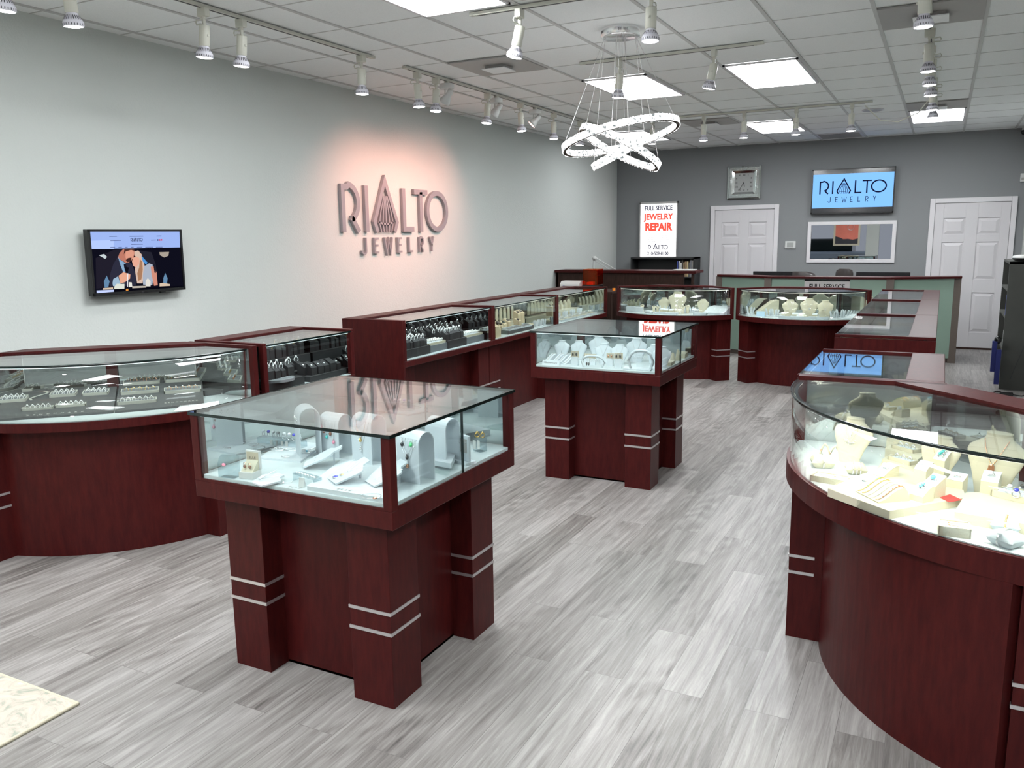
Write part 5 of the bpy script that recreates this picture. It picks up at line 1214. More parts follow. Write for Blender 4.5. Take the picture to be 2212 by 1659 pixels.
solo('bracelet', m, M['chrome'], 'fine chain with a small charm lying beside the price card', 'bracelet', a_(633, 1040))
for px, py in ((604, 1066), (742, 1069)):
    me = text_mesh('ELLE', .022, .0002, spacing=1.5); me.materials.clear(); me.materials.append(M['ventp']); o = part('printed_name', me, M['ventp']); o.location = a_(px, py, D1)+Vector((0, 0, .0008 if px < 700 else .017)); o.rotation_euler = (0, 0, R(2))
    tag(o, 'thin grey printed name on the white %s of the near pedestal' % ('floor' if px < 700 else 'tray'), 'lettering')
# right part
p = a_(1002, 1000); t = thing('chain_frame_stand', 'small upright white frame holding a silver chain bracelet, right side of the near pedestal', 'frame', p, R(-20))
part('frame_body', MB().box(-.038, .038, -.006, .006, .010, .115), W_, t, .004); part('frame_foot', MB().box(-.045, .045, -.025, .025, 0, .012), W_, t); part('frame_opening', MB().box(-.028, .028, -.0075, -.0055, .045, .10), M['ventp'], t)
m = MB()
for i in range(11): m.torus((-.026+.0052*i, -.009, .088-.010*math.sin(math.pi*i/10)), .0036, .0009, 8, 4, ax='y')
solo('bracelet', m, M['chrome'], 'silver curb chain bracelet hung across the small white frame', 'bracelet', p, R(-20))
p = a_(1037, 974); t = thing('ring_stand', 'small clear stand with two price tags at the far right of the near pedestal', 'ring stand', p, R(-20))
part('acrylic_cube', MB().box(-.022, .022, -.018, .018, 0, .058), M['acrylic'], t); part('price_tag', MB().box(-.02, -.002, -.021, -.019, .010, .046).box(.006, .022, -.021, -.019, .014, .05), M['whitepl'], t)
for dx, nm in ((-.012, 'left'), (.013, 'right')): place('ringgold', mk_ring(M['gold'], M['gold'], .005, 2), p+Vector((dx, 0, .058)), R(60), 'yellow gold ring, %s of two on the small clear stand' % nm, 'ring')
slab(XY((905, 1012), (975, 1030), (1000, 985), (930, 975), z=D1), D1, .010, M['glass'], 'clear glass sheet lying under the right hand arches of the near pedestal', 'glass_plate', 'plate', 0)
slab(XY((930, 1010), (975, 1018), (985, 995), (945, 990), z=D1), D1+.010, .02, W_, 'low white block under the studs arch of the near pedestal')
slab(XY((880, 965), (1000, 968), (1010, 940), (900, 938), z=D1), D1, .03, W_, 'raised white block at the back right of the near pedestal')

# ======== middle pedestal: white busts
D2 = .80; b2 = lambda x, y: at(x, y, D2)
B2 = [(1213, 5.33, .125, 'first from the left, with a black drop', 'bar', 'onyx'), (1249, 5.33, .13, 'second from the left, with a crescent charm', 'circle', 'chrome'), (1292, 5.38, .16, 'tallest on the left half, with a link chain', 'links', 'chrome'),
      (1303, 5.22, .135, 'before the tallest one, with a small disc', 'circle', 'chrome'), (1337, 5.22, .135, 'in the middle, with a slanted drop', 'drop', 'chrome'), (1374, 5.36, .16, 'tall one right of the middle', 'drop', 'chrome'),
      (1412, 5.36, .125, 'directly behind the corner post', 'drop', 'gem'), (1429, 5.20, .135, 'at the right front, partly behind the post', 'drop', 'gem')]
for i, (px, yy, h, nm, kd, gm) in enumerate(B2):
    q = atxy(px, yy, D2); place('bustw', mk_bust(W_, CR), q, R(12), 'white necklace bust in the middle pedestal, '+nm, 'display bust', scale=h)
    place('nk'+kd+gm, mk_necklace(.45 if kd != 'links' else .42, M['silver'], M[gm], kd, r=.006), q, R(12), 'silver necklace on the white bust '+nm, 'necklace', scale=h)
for i, px in enumerate((1190, 1207, 1218, 1232)):
    q = atxy(px, 5.15, D2); place('ramp2', mk_ramp(W_, .042, .12, .05), q, R(-28), 'white sloping bracelet pad, number %s from the left, front of the middle pedestal' % ('one', 'two', 'three', 'four')[i], 'bracelet ramp')
    place('rc%d' % (i % 2), mk_rampchain(M['silver'], M['pink'] if i == 2 else None, .0016, .12, .05), q+Vector((0, 0, .001)), R(-28), 'fine link bracelet on white pad %s of the four at the left front' % ('one', 'two', 'three', 'four')[i], 'bracelet')
t = thing('name_card', 'white card with a dark handwritten signature at the left front of the middle pedestal', 'card', atxy(1191, 5.035, D2), R(4))
part('card', MB().xprism([(-.02, 0), (.02, 0), (.004, .032), (0, .032)], -.062, .062), W_, t)
m = MB(); sq = [(x*.0021-.05, .0165+.006*math.sin(x*1.7)*math.cos(x*.43)) for x in range(46)]; m.ribbon([(-.045, .021), (-.03, .023)], .0016, -.0115, -.011); m.ribbon(sq, .0011, -.0125, -.012)
part('signature', m, M['slot'], t)
for px, py, st, nm, s in ((1242, 801, 'onyx', 'first from the left, with dark ovals', 1.3), (1268, 800, 'pearl', 'second, half hidden', 1.0), (1281, 803, 'gold', 'third, with pale drops', 1.0), (1318, 806, 'rose', 'fourth, with pink drops', 1.15), (1336, 811, 'onyx', 'fifth, with dark leaf drops', 1.35)):
    q = atxy(px, 5.08 if px in (1242, 1336) else 5.14, D2); place('tst', mk_tstand(W_, .075, .034), q, R(8), 'small white earring stand in the middle pedestal, '+nm, 'earring stand', scale=s)
    place('ep'+st, mk_earpair(M['silver'], M[st], .009, .066, 1.8, .0045), q+Vector((0, -.002, 0)), R(8), 'pair of drop earrings on the small white stand, '+nm, 'earrings', scale=s)
place('hoopA', mk_hoop(W_, .155, .075, .008), atxy(1281, 5.05, D2), R(5), 'low white hoop earring frame at the front of the middle pedestal', 'earring stand')
o = mk_earpair(M['silver'], M['onyx'], .007, .03, 1.9, .006)(); o.location = atxy(1270, 5.04, D2)+Vector((0, 0, .0)); tag(o, 'pair of black teardrop earrings under the low hoop frame', 'earrings')
place('hoopB', mk_hoop(W_, .16, .125, .010), atxy(1384, 5.06, D2), R(8), 'tall white hoop earring frame near the corner of the middle pedestal', 'earring stand')
slab(XP((1345, 5.03), (1405, 5.03), (1410, 5.12), (1350, 5.12), z=D2), D2, .008, W_, 'thin white board under the tall hoop frame of the middle pedestal')
slab(XP((1462, 5.68), (1480, 5.66), (1486, 5.78), (1468, 5.80), z=D2), D2, .032, CR, 'cream box at the right back of the middle pedestal')
solo('ring_cone', MB().lathe([(.02, 0), (.018, .01), (.008, .07), (.001, .078)], 14), CR, 'cream ring cone beside the cream box in the middle pedestal', 'ring cone', atxy(1464, 5.55, D2))
solo('ring_cone', MB().lathe([(.02, 0), (.018, .01), (.009, .06), (.001, .066)], 14).torus((0, 0, .045), .011, .0015, 12, 5), [CR], 'shorter cream ring cone near the right side glass of the middle pedestal', 'ring cone', atxy(1453, 5.48, D2))
slab(XP((1430, 5.30), (1450, 5.30), (1458, 5.42), (1436, 5.42), z=D2), D2, .02, CR, 'low cream plinth by the right side glass of the middle pedestal')

# ======== right foreground curved case: cream displays
D3 = .75; c3 = lambda x, y, z=D3: at(x, y, z)
def big_bust(px, py, rz, h, label, nlabel, kd, metal, gem, z=D3, drop=.45, r=.004, fm=CR, key='bustc'):
    q = c3(px, py, z); place(key, mk_bust(fm, CS), q, rz, label, 'display bust', scale=h)
    o = mk_necklace(drop, metal, gem, kd, r=r)(); o.location = q; o.rotation_euler = (0, 0, rz); o.scale = (h,)*3; tag(o, nlabel, 'necklace'); return o
big_bust(1832, 1000, R(-22), .178, 'cream bust at the left of the right curved case, with silver charm chains', 'long silver chain with round charms on the left cream bust', 'links', M['chrome'], M['chrome'])
o = mk_necklace(.70, M['chrome'], M['gem'], 'drop', r=.005)(); o.location = c3(1832, 1000); o.rotation_euler = (0, 0, R(-22)); o.scale = (.178,)*3; tag(o, 'short silver choker with a heart charm on the left cream bust', 'necklace')
big_bust(2018, 1040, R(-30), .165, 'cream bust in the middle of the right curved case, with one round pendant', 'fine chain with a round pave pendant on the middle cream bust', 'circle', M['rose'], M['gem'], drop=.52)
big_bust(2135, 1070, R(-25), .215, 'large cream bust at the right, with an orange gold tassel necklace', 'flat rose gold necklace with an orange tassel on the large cream bust', 'tassel', M['rose'], M['rose'], drop=.50, r=.009)
big_bust(2196, 1012, R(-30), .17, 'cream bust half cut off by the right edge of the picture', 'fine chain on the cream bust at the right edge', 'drop', M['gold'], M['gold'])
big_bust(2060, 930, R(-70), .15, 'cream bust at the back, in front of the rear doors of the right curved case', 'heavy silver chain on the cream bust by the rear doors', 'drop', M['chrome'], M['blue'])
def pillow(px, py, rz, label, bl, metal, s=1, beads=0, stone=None, z=D3, m1=CR, n=1, key=None):
    q = c3(px, py, z); place('pil'+m1.name, mk_pillow(m1), q, rz, label, 'bracelet pillow', scale=s)
    for k in range(n):
        o = place('bang%s%s%s' % (metal.name, beads, stone), mk_bangle(metal, .075, .0022, beads, stone), q+Matrix.Rotation(rz, 3, 'Z') @ Vector(((k-(n-1)/2)*.012*s, 0, 0)), rz, bl if n == 1 else bl+(', outer', ', middle', ', inner')[k], 'bracelet', scale=s)
pillow(1776, 1008, R(15), 'cream pillow with a silver bangle, leftmost in the right curved case', 'silver hinged bangle on the leftmost cream pillow', M['chrome'], 1.25, 0, None)
pillow(1848, 1022, R(12), 'low cream pillow with thin silver strands, beside the left cream bust', 'thin silver strand on the low cream pillow', M['chrome'], 1.1, n=3)
pillow(1898, 955, R(-10), 'cream pillow behind the left cream bust', 'thin silver bangle on the pillow behind the left bust', M['chrome'], 1.05)
pillow(2172, 1146, R(-8), 'white pillow with a gold bead bracelet near the front right', 'yellow gold bead bracelet on the white pillow', M['gold'], 1.15, 1, m1=W_)
pillow(2172, 1178, R(-40), 'white pillow with a smooth silver cuff, closest to the front glass', 'smooth silver cuff on the pillow closest to the front glass', M['chrome'], 1.2, 0, M['gem'], m1=W_)
t = thing('ribbon_stand', 'cream stand of two upright leather loops beside the left cream bust', 'earring stand', c3(1792, 985), R(-10))
part('loop', MB().tube([(-.04, 0, 0), (-.03, 0, .035), (-.02, 0, .05), (-.008, 0, .035), (0, 0, .004), (.012, 0, .035), (.024, 0, .045), (.032, 0, .03)], .0045, 6), CR, t); part('clip', MB().ball((-.034, -.004, .022), .005, 8, 5).ball((.004, -.004, .016), .005, 8, 5), M['rose'], t)
def tray_w(px, py, rz, w, d, h, label, cat='tray', z=D3, rim=CR, pad_=W_, name='jewelry_tray', tilt=0):
    t = mk_tray(w, d, h, rim, pad_, name)(); t.location = c3(px, py, z); t.rotation_euler = (R(tilt), 0, rz); tag(t, label, cat); return t
tray_w(1805, 1042, R(-12), .165, .07, .022, 'cream tray with three fine necklaces, left front of the right curved case')
for i, dx in enumerate((-.05, 0, .05)):
    o = solo('necklace', MB().tube([(-.018, .024, 0), (0, -.008, 0), (.022, .020, 0)], .0008, 4).ball((0, -.010, .001), .003, 7, 5, 1), [M['gold'], M['gold'] if i else M['gem']], 'tiny pendant necklace in the cream tray, %s of three' % ('left', 'middle', 'right')[i], 'necklace', c3(1805, 1042)+Matrix.Rotation(R(-12), 3, 'Z') @ Vector((dx, 0, .0235)), R(-12))
pf = XY((1787, 1072), (1920, 1122), (2085, 1092), (2075, 1062), (1960, 1010), (1860, 1040), z=D3)
slab(pf, D3, .028, CR, 'wide cream platform of angled outline in the right curved case')
Zp = D3+.028
pf2 = XY((2060, 1128), (2240, 1160), (2260, 1075), (2085, 1085), z=D3); slab(pf2, D3, .034, CR, 'second cream platform at the right edge of the curved case')
q = c3(1905, 1072, Zp); RZ = R(-52)
place('rampBig', mk_ramp(CR, .13, .115, .040), q, RZ, 'cream wave shaped ramp with five bracelets on the cream platform', 'bracelet ramp')
for i, (mt, st, nm) in enumerate(((M['gold'], M['green'], 'multicoloured floral'), (M['gold'], M['pearl'], 'pearl set gold'), (M['chrome'], None, 'plain silver'), (M['chrome'], M['gem'], 'pave silver'), (M['rose'], M['brown'], 'brown stone'))):
    o = mk_rampchain(mt, st, .0017, .115, .040)(); o.location = q+Matrix.Rotation(RZ, 3, 'Z') @ Vector((-.05+.025*i, 0, .001)); o.rotation_euler = (0, 0, RZ); tag(o, nm+' bracelet laid along the wave shaped cream ramp', 'bracelet')
def rblock(px, py, rz, w, d, h, hf, label, rl, st, z=D3, curve=True, big=.006, s=1.0, m1=W_, m2=CR, rn=1):
    q = c3(px, py, z); o = mk_block(m1, m2, w, d, h, hf, curve)(); o.location = q; o.rotation_euler = (0, 0, rz); tag(o, label, 'ring stand')
    zt = hf+(h-hf)*.62 if curve else (h+hf)/2
    for k in range(rn):
        place('ringC'+st+str(big), mk_ring(M['chrome'], M[st], big, 2.2), (0, 0, 0), 0, rl if rn == 1 else rl+(' upper', ' middle', ' lower')[k], 'ring', mw=Matrix.Translation(q) @ Matrix.Rotation(rz, 4, 'Z') @ Matrix.Translation((0, (1-k)*.012 if rn > 1 else 0, zt-.010+(1-k)*.004*(rn > 1))) @ Matrix.Rotation(R(20), 4, 'X'), scale=s)
rblock(1990, 1080, R(-35), .050, .055, .050, .020, 'low curved cream ring stand at the front of the cream platform', 'wide silver ring with blue grey stones on the low curved stand', 'lblue', Zp, s=1.1, rn=2)
rblock(2016, 1070, R(-35), .048, .055, .068, .040, 'slanted square cream ring stand behind the low curved one', 'silver dome ring with pale blue stones on the slanted square stand', 'lblue', Zp, False, .009)
rblock(1993, 1046, R(-30), .045, .045, .080, .055, 'curved cream ring stand with a clear cluster ring, mid left of the right case', 'silver cluster ring on the mid left curved stand', 'gem', Zp)
rblock(2033, 1032, R(-30), .045, .05, .10, .070, 'tallest cream ring stand, carrying turquoise rings', 'silver ring of turquoise beads on the tallest stand,', 'teal', D3+.02, True, .007, 1, rn=3)
rblock(2066, 1062, R(-20), .052, .05, .062, .045, 'square slanted cream ring stand with a thin red and gold ring', 'thin ring with red stones on the square slanted stand', 'pink', D3+.01, False, .004)
rblock(2138, 1072, R(-15), .052, .05, .082, .055, 'curved cream ring stand in front of the large bust', 'wide openwork silver ring in front of the large bust', 'gem', D3+.02, True, .008, 1.1)
rblock(1868, 1056, R(-50), .055, .055, .035, .015, 'low cream wedge ring stand left of the wave shaped ramp', 'silver flower ring on the low cream wedge', 'gem', D3+.01, True, .008, 1.1)
rblock(1913, 1036, R(-45), .05, .07, .055, .018, 'long curved cream stand behind the wave shaped ramp', 'spiky silver leaf ring on the long curved cream stand', 'gem', D3+.012, True, .009, 1.2)
slab(XY((1895, 1018), (1935, 1045), (2010, 1030), (1985, 985), (1930, 965), z=D3), D3, .012, CR, 'thin cream platform behind the ring stands of the right case')
for px, py, z, nm in ((1955, 1000, D3+.03, 'front'), (1962, 975, D3+.045, 'middle'), (1965, 955, D3+.055, 'rear')):
    slab(XY((px-50, py-8), (px+20, py+18), (px+40, py+4), (px-30, py-20), z=z), D3, z-D3, CR, 'cream stepped block, %s of three in the right curved case' % nm)
    tray_w(px-4, py-3, R(-38), .105, .05, .014, 'shallow cream tray on the stepped blocks, %s of three' % nm, z=z+.0005)
    for k in range(3): place('ringflat'+('g' if nm == 'rear' else 's'), mk_ring(M['gold'] if nm == 'rear' else M['chrome'], M['gem'], .004, 1.3), c3(px-4, py-3, z)+Matrix.Rotation(R(-38), 3, 'Z') @ Vector((-.03+.03*k, 0, .006)), R(-38), 'ring standing in the %s shallow cream tray' % nm, 'ring', 'rings in the %s stepped tray of the right case' % nm)
tray_w(2195, 1075, R(-30), .12, .09, .020, 'cream tray of large stone rings at the right edge of the curved case', z=D3+.0345)
for k, (st, nm) in enumerate((('gem', 'clear oval'), ('blue', 'violet blue'), ('onyx', 'dark'))): place('rr'+st, mk_ring(M['chrome'], M[st], .007, 1.5), c3(2180+14*k, 1066+3*(k % 2)*3, D3+.05), R(-10), 'silver ring with a %s stone in the tray at the right edge' % nm, 'ring', scale=1.2)
tray_w(2060, 1152, R(2), .088, .075, .030, 'square cream box tray with three rose gold necklaces near the front glass')
for k in range(3): solo('necklace', MB().tube([(.03, .008, 0), (-.018, 0, 0), (.03, -.008, 0)], .0007, 4).ball((-.02, 0, .001), .003, 7, 5), M['rose'], 'tiny rose gold pendant necklace, %s of three in the square cream tray' % ('back', 'middle', 'front')[k], 'necklace', c3(2060, 1152)+Vector((.005, .02-.02*k, .0305)))
slab(XY((2030, 1075), (2050, 1085), (2078, 1080), (2052, 1068), z=Zp), Zp, .001, mat('red card', (.55, .03, .03), .5), 'flat red card lying between the cream platforms', 'card', 'card', 0)
for i, (px, py) in enumerate(((1938, 935), (1955, 932), (1972, 934))):
    rblock(px, py, R(-30), .045, .05, .065, .055, 'beige block with bangles at the back of the right case, %s of three' % ('left', 'middle', 'right')[i], 'pave silver band on the beige back block, %s of three' % ('left', 'middle', 'right')[i], 'gem', D3+.02, True, .004, 1.2, CS, CS)
slab(XY((1915, 930), (1985, 950), (2000, 930), (1935, 915), z=D3), D3, .02, CR, 'low cream riser under the beige back blocks')
solo('metal_stand', MB().tube([(0, 0, 0), (.01, 0, .02), (0, 0, .035), (-.01, 0, .05), (.0, 0, .06)], .003, 6), M['chrome'], 'small curved bright metal stand against the end mirror', 'stand', c3(1812, 900))

# ======== left curved case: grey ring boards
DL = DKL; l1 = lambda x, y, z=DL: at(x, y, z)
GR, GI, BK = M['grey'], M['greyin'], M['black']
rim_ = mat('pale grey tray rim', (.50, .50, .45), .5)
def board(F0, F1, B1, B0, label, zf=.014, zb=.075, m1=None, name='ring_board'):
    c_ = (F0+F1+B0+B1)/4; m = MB(); P_ = [F0, F1, B1, B0]; zt = [zf, zf, zb, zb]
    vs = [(p.x-c_.x, p.y-c_.y, 0) for p in P_]+[(p.x-c_.x, p.y-c_.y, z) for p, z in zip(P_, zt)]
    m.add(vs, [(0, 3, 2, 1), (4, 5, 6, 7), (0, 1, 5, 4), (1, 2, 6, 5), (2, 3, 7, 6), (3, 0, 4, 7)])
    solo(name, m, m1 or GR, label, 'ring board', (c_.x, c_.y, DL))
    T0, T1, T2, T3 = [Vector((p.x, p.y, DL+z)) for p, z in zip(P_, zt)]
    def at_uv(u, v):                                   # frame on the sloping top: x along the front, y up the slope
        o = (T0*(1-u)+T1*u)*(1-v)+(T3*(1-u)+T2*u)*v; ex = ((T1-T0)*(1-v)+(T2-T3)*v).normalized(); n = ex.cross((T3*(1-u)+T2*u)-(T0*(1-u)+T1*u)).normalized(); ey = n.cross(ex)
        return Matrix(((ex.x, ey.x, n.x, o.x), (ex.y, ey.y, n.y, o.y), (ex.z, ey.z, n.z, o.z), (0, 0, 0, 1)))
    return at_uv, (T1-T0).length, (T3-T0).length
def fill_tray(mw, w, d, h, nx, ny, label, rl, grp, ringkey, ringmk, rim, pad_, flat=False, cat='tray'):
    place('tray%.3f%.3f%s%s' % (w, d, rim.name, pad_.name), mk_tray(w, d, h, rim, pad_), (0, 0, 0), 0, label, cat, mw=mw)
    for i in range(nx):
        for j in range(ny):
            x = -w/2+.012+(w-.024)*(i+.5)/nx; y = -d/2+.008+(d-.016)*(j+.5)/ny
            lm = mw @ Matrix.Translation((x, y, h-.008)) @ Matrix.Rotation(R(-25 if not flat else -60), 4, 'X')
            place(ringkey, ringmk, (0, 0, 0), 0, rl, 'ring', grp, mw=lm)
M['spark'] = mat('bright silver', (.95, .95, .95), .4, .3)
RSil, RMix, RGold = mk_ring1(M['spark'], M['spark'], .0045), mk_ring1(M['rose'], M['gem'], .005), mk_ring1(M['gold'], M['gem'], .0045)
uv, Lw, Ld = board(l1(-12, 911), l1(245, 893), l1(258, 846), l1(22, 862), 'wide grey sloping board with small trays, leftmost in the left curved case', .012, .085)
sm = [(.13, .80, 'far left upper'), (.10, .50, 'far left lower'), (.42, .86, 'upper middle'), (.53, .56, 'lower middle'), (.84, .86, 'upper right'), (.82, .54, 'lower right')]
for u, v, nm in sm: fill_tray(uv(u, v), .135, .082, .016, 4, 2, 'small pale rimmed ring tray, %s on the wide grey board' % nm, 'silver band in the %s small tray' % nm, 'silver bands in the %s tray of the wide grey board' % nm, 'rSil', RSil, rim_, GI)
for u, v, nm in ((.34, .19, 'left'), (.62, .22, 'right')): fill_tray(uv(u, v), .15, .034, .014, 5, 1, 'narrow pale rimmed ring strip, %s one at the front of the grey board' % nm, 'silver band in the %s narrow strip' % nm, 'silver bands in the %s narrow strip' % nm, 'rSil', RSil, rim_, GI)
def decal(txt, mw, size, label, mt, sp=2.2):
    me = text_mesh(txt, size, .0003, spacing=sp); me.materials.clear(); me.materials.append(mt); o = part('board_lettering', me, mt); o.matrix_world = mw; tag(o, label, 'lettering')
decal('BENCHMARK', uv(.5, .035) @ Matrix.Translation((0, 0, .001)), .022, 'spaced pale maker name along the front of the wide grey board', rim_, 2.6)
m = MB(); m.T = Matrix.Rotation(R(-90), 4, 'X'); m.ribbon([(-.02, -.10), (-.035, -.06), (-.01, -.02), (.03, .02), (.04, .05), (.01, .08)], .012, -.0012, 0)
o = part('swoosh_stripe', m, rim_); o.matrix_world = uv(.31, .6) @ Matrix.Translation((0, 0, .001)); tag(o, 'pale curved stripe printed on the wide grey board, left one', 'stripe')
m = MB(); m.T = Matrix.Rotation(R(-90), 4, 'X'); m.ribbon([(.05, .05), (.03, .02), (-.01, -.01), (-.04, -.05)], .014, -.0012, 0)
o = part('swoosh_stripe', m, rim_); o.matrix_world = uv(.655, .85) @ Matrix.Translation((0, 0, .001)); tag(o, 'pale curved stripe printed on the wide grey board, right one', 'stripe')
uv, Lw, Ld = board(l1(248, 893), l1(441, 876), l1(438, 838), l1(262, 850), 'second grey sloping board with mixed gold rings in the left curved case', .012, .085)
for u, v, w, nx, nm, k in ((.27, .83, .20, 5, 'upper left', 0), (.26, .52, .20, 5, 'middle left', 1), (.24, .20, .20, 6, 'lower left', 2), (.76, .83, .20, 5, 'upper right', 1), (.76, .45, .20, 5, 'lower right', 0)):
    rk, rm, rn = (('rMix', RMix, 'rose and white gold'), ('rGold', RGold, 'yellow gold'), ('rSil', RSil, 'silver'))[k]
    fill_tray(uv(u, v), w, .075 if k != 2 else .05, .018, nx, 1, 'cream rimmed ring tray, %s on the second grey board' % nm, rn+' ring in the %s tray of the second grey board' % nm, 'rings in the %s tray of the second grey board' % nm, rk, rm, rim_, GI)
decal('BENCHMARK', uv(.74, .10) @ Matrix.Translation((0, 0, .001)), .020, 'spaced pale maker name along the second grey board', rim_, 1.7)
# trays along the back and sides of the left curved case
crim = mat('cream tray rim', (.66, .64, .46), .5)
def ftray(px, py, z, rz, w, d, nx, ny, label, grp, rk='rMix', rm=RMix, tilt=22, h=.022):
    mw = Matrix.Translation(l1(px, py, z)) @ Matrix.Rotation(rz, 4, 'Z') @ Matrix.Rotation(R(tilt), 4, 'X')
    fill_tray(mw, w, d, h, nx, ny, label, 'ring in the '+grp, 'rings in the '+grp, rk, rm, crim, GR)
def riser(px0, py0, px1, py1, h, d, label, m1=GR):
    A, B = l1(px0, py0), l1(px1, py1); v = (B-A); n = Vector((-v.y, v.x, 0)).normalized()*d
    if n.dot(A) < 0: n = -n
    solo('display_riser', MB().prism([(0, 0), (v.x, v.y), (v.x+n.x, v.y+n.y), (n.x, n.y)], 0, h), m1, label, 'riser', (A.x, A.y, DL))
riser(100, 846, 270, 842, .072, .07, 'long dark grey riser behind the wide board in the left curved case')
ftray(152, 812, DL+.092, R(42), .16, .06, 6, 1, 'cream rimmed tray on the long grey riser, left one', 'left tray on the long grey riser')
ftray(212, 812, DL+.088, R(44), .12, .06, 5, 1, 'cream rimmed tray on the long grey riser, middle one', 'middle tray on the long grey riser')
ftray(256, 816, DL+.082, R(46), .10, .06, 3, 1, 'cream rimmed tray on the long grey riser, right one', 'right tray on the long grey riser')
riser(270, 836, 425, 828, .05, .07, 'low grey riser behind the second board in the left curved case')
ftray(312, 820, DL+.066, R(42), .16, .065, 6, 2, 'cream rimmed tray of mixed rings behind the second board, left one', 'left tray behind the second board')
ftray(374, 817, DL+.066, R(44), .13, .065, 4, 2, 'cream rimmed tray of mixed rings behind the second board, right one', 'right tray behind the second board')
riser(443, 856, 523, 846, .03, .11, 'grey stepped riser by the right end post of the left curved case')
for px, py, z, w, nx, nm in ((475, 829, .040, .14, 5, 'lowest'), (469, 812, .065, .14, 5, 'second'), (465, 794, .09, .13, 5, 'third'), (470, 781, .12, .11, 3, 'topmost')):
    ftray(px, py, DL+z, R(32), w, .055, nx, 1, 'cream rimmed ring tray at the right end of the left curved case, %s step' % nm, '%s step tray by the right end post' % nm)
for px, py, z, nm in ((515, 829, .040, 'lowest'), (512, 813, .065, 'second'), (508, 797, .09, 'third')): ftray(px, py, DL+z, R(32), .08, .055, 3, 1, 'short cream rimmed ring tray touching the right end post, %s step' % nm, 'short %s tray touching the end post' % nm)
riser(-40, 868, 75, 838, .05, .09, 'dark riser at the far left end of the left curved case')
ftray(30, 822, DL+.075, R(60), .22, .08, 8, 2, 'cream rimmed tray crowded with rings at the far left of the curved case', 'crowded tray at the far left')
ftray(15, 838, DL+.055, R(60), .20, .05, 6, 1, 'lower cream rimmed tray at the far left of the curved case', 'lower tray at the far left')

# ======== straight left cases
def LC(y0, along, depth, z): return Vector((FX-depth, y0+along, z))
def rows(y0, spec, z0, m1, key, grp, blab, rlab, rmk=RSil, rk='rSil', name='ring_stand', size=(.045, .05, .07, .045), rz=R(90), j=.004, ringy=True, rs=1.25, stuff=False):
    """spec: list of (start along, end along, count, depth, height of the riser)"""
    n = 0
    for (a, b, cnt, dep, hz) in spec:
        for i in range(cnt):
            q = LC(y0, a+(b-a)*(i+.5)/cnt+rg.uniform(-j, j), dep+rg.uniform(-j, j), z0+hz); sc = rg.uniform(.85, 1.2)
            place(key, mk_block1(m1, *size), q, rz+R(rg.uniform(-8, 8)), blab, 'ring stand', grp+' stands', scale=sc)
            if stuff: STUFF.append((q+Vector((0, 0, size[3]*sc+(size[2]-size[3])*sc*.45-.004)), R(90)))
            elif ringy: place(rk+'x', rmk, q+Vector((.0, 0, size[3]*sc+(size[2]-size[3])*sc*.45-.004)), R(90+rg.uniform(-15, 15)), rlab, 'ring', grp+' rings', scale=rs*1.35)
def lslab(y0, a, b, d0, d1, z, h, m1, label): return slab([(FX-d0, y0+a), (FX-d0, y0+b), (FX-d1, y0+b), (FX-d1, y0+a)], z, h, m1, label)
# short case beside the curved one
y0 = 3.60
lslab(y0, .06, .40, .05, .20, DL, .05, BK, 'charcoal block at the front left of the short left case')
lslab(y0, .10, .62, .20, .36, DL, .055, BK, 'charcoal low stage across the middle of the short left case')
lslab(y0, .45, .82, .05, .20, DL, .035, BK, 'charcoal block at the front right of the short left case')
lslab(y0, .30, .82, .36, .50, DL, .125, BK, 'charcoal high shelf at the back of the short left case')
solo('curved_riser', MB().prism(arc(0, 0, .11, 180, 360, 14), 0, .016), M['greyin'], 'pale half round riser at the front left of the short left case', 'riser', (FX-.10, y0+.20, DL+.05), R(90))
rows(y0, [(.10, .34, 4, .10, .066)], DL, BK, 'blkS', 'front left of the short left case', 'charcoal ring stand on the half round riser', 'ring on the half round riser stands')
rows(y0, [(.08, .40, 6, .25, .055), (.08, .36, 5, .32, .055), (.45, .60, 2, .26, .055)], DL, BK, 'blkS', 'middle of the short left case', 'charcoal ring stand on the low stage of the short left case', 'ring on the low stage stands of the short left case')
rows(y0, [(.50, .80, 5, .10, .035), (.48, .80, 6, .155, .035)], DL, BK, 'blkS', 'front right of the short left case', 'charcoal ring stand at the front right of the short left case', 'ring on a front right stand of the short left case', size=(.04, .04, .03, .022))
rows(y0, [(.36, .80, 8, .42, .125)], DL, BK, 'blkT', 'high shelf of the short left case', 'tall charcoal ring stand on the high shelf of the short left case', 'ring on the high shelf of the short left case', size=(.04, .045, .085, .065), rk='rGold', rmk=RGold)
q = LC(y0, .33, .13, DL+.0); place('trayblue', mk_tray(.07, .05, .02, BK, BK), LC(y0, .43, .22, DL+.055), R(90), 'small charcoal tray with two blue rings in the short left case', 'tray')
for k in (0, 1): place('ringblue', mk_ring1(M['blue'], M['gem'], .006), LC(y0, .42+.03*k, .22, DL+.068), R(90), 'ring with a blue band in the small charcoal tray', 'ring', 'pair of blue rings in the short left case', scale=1.3)
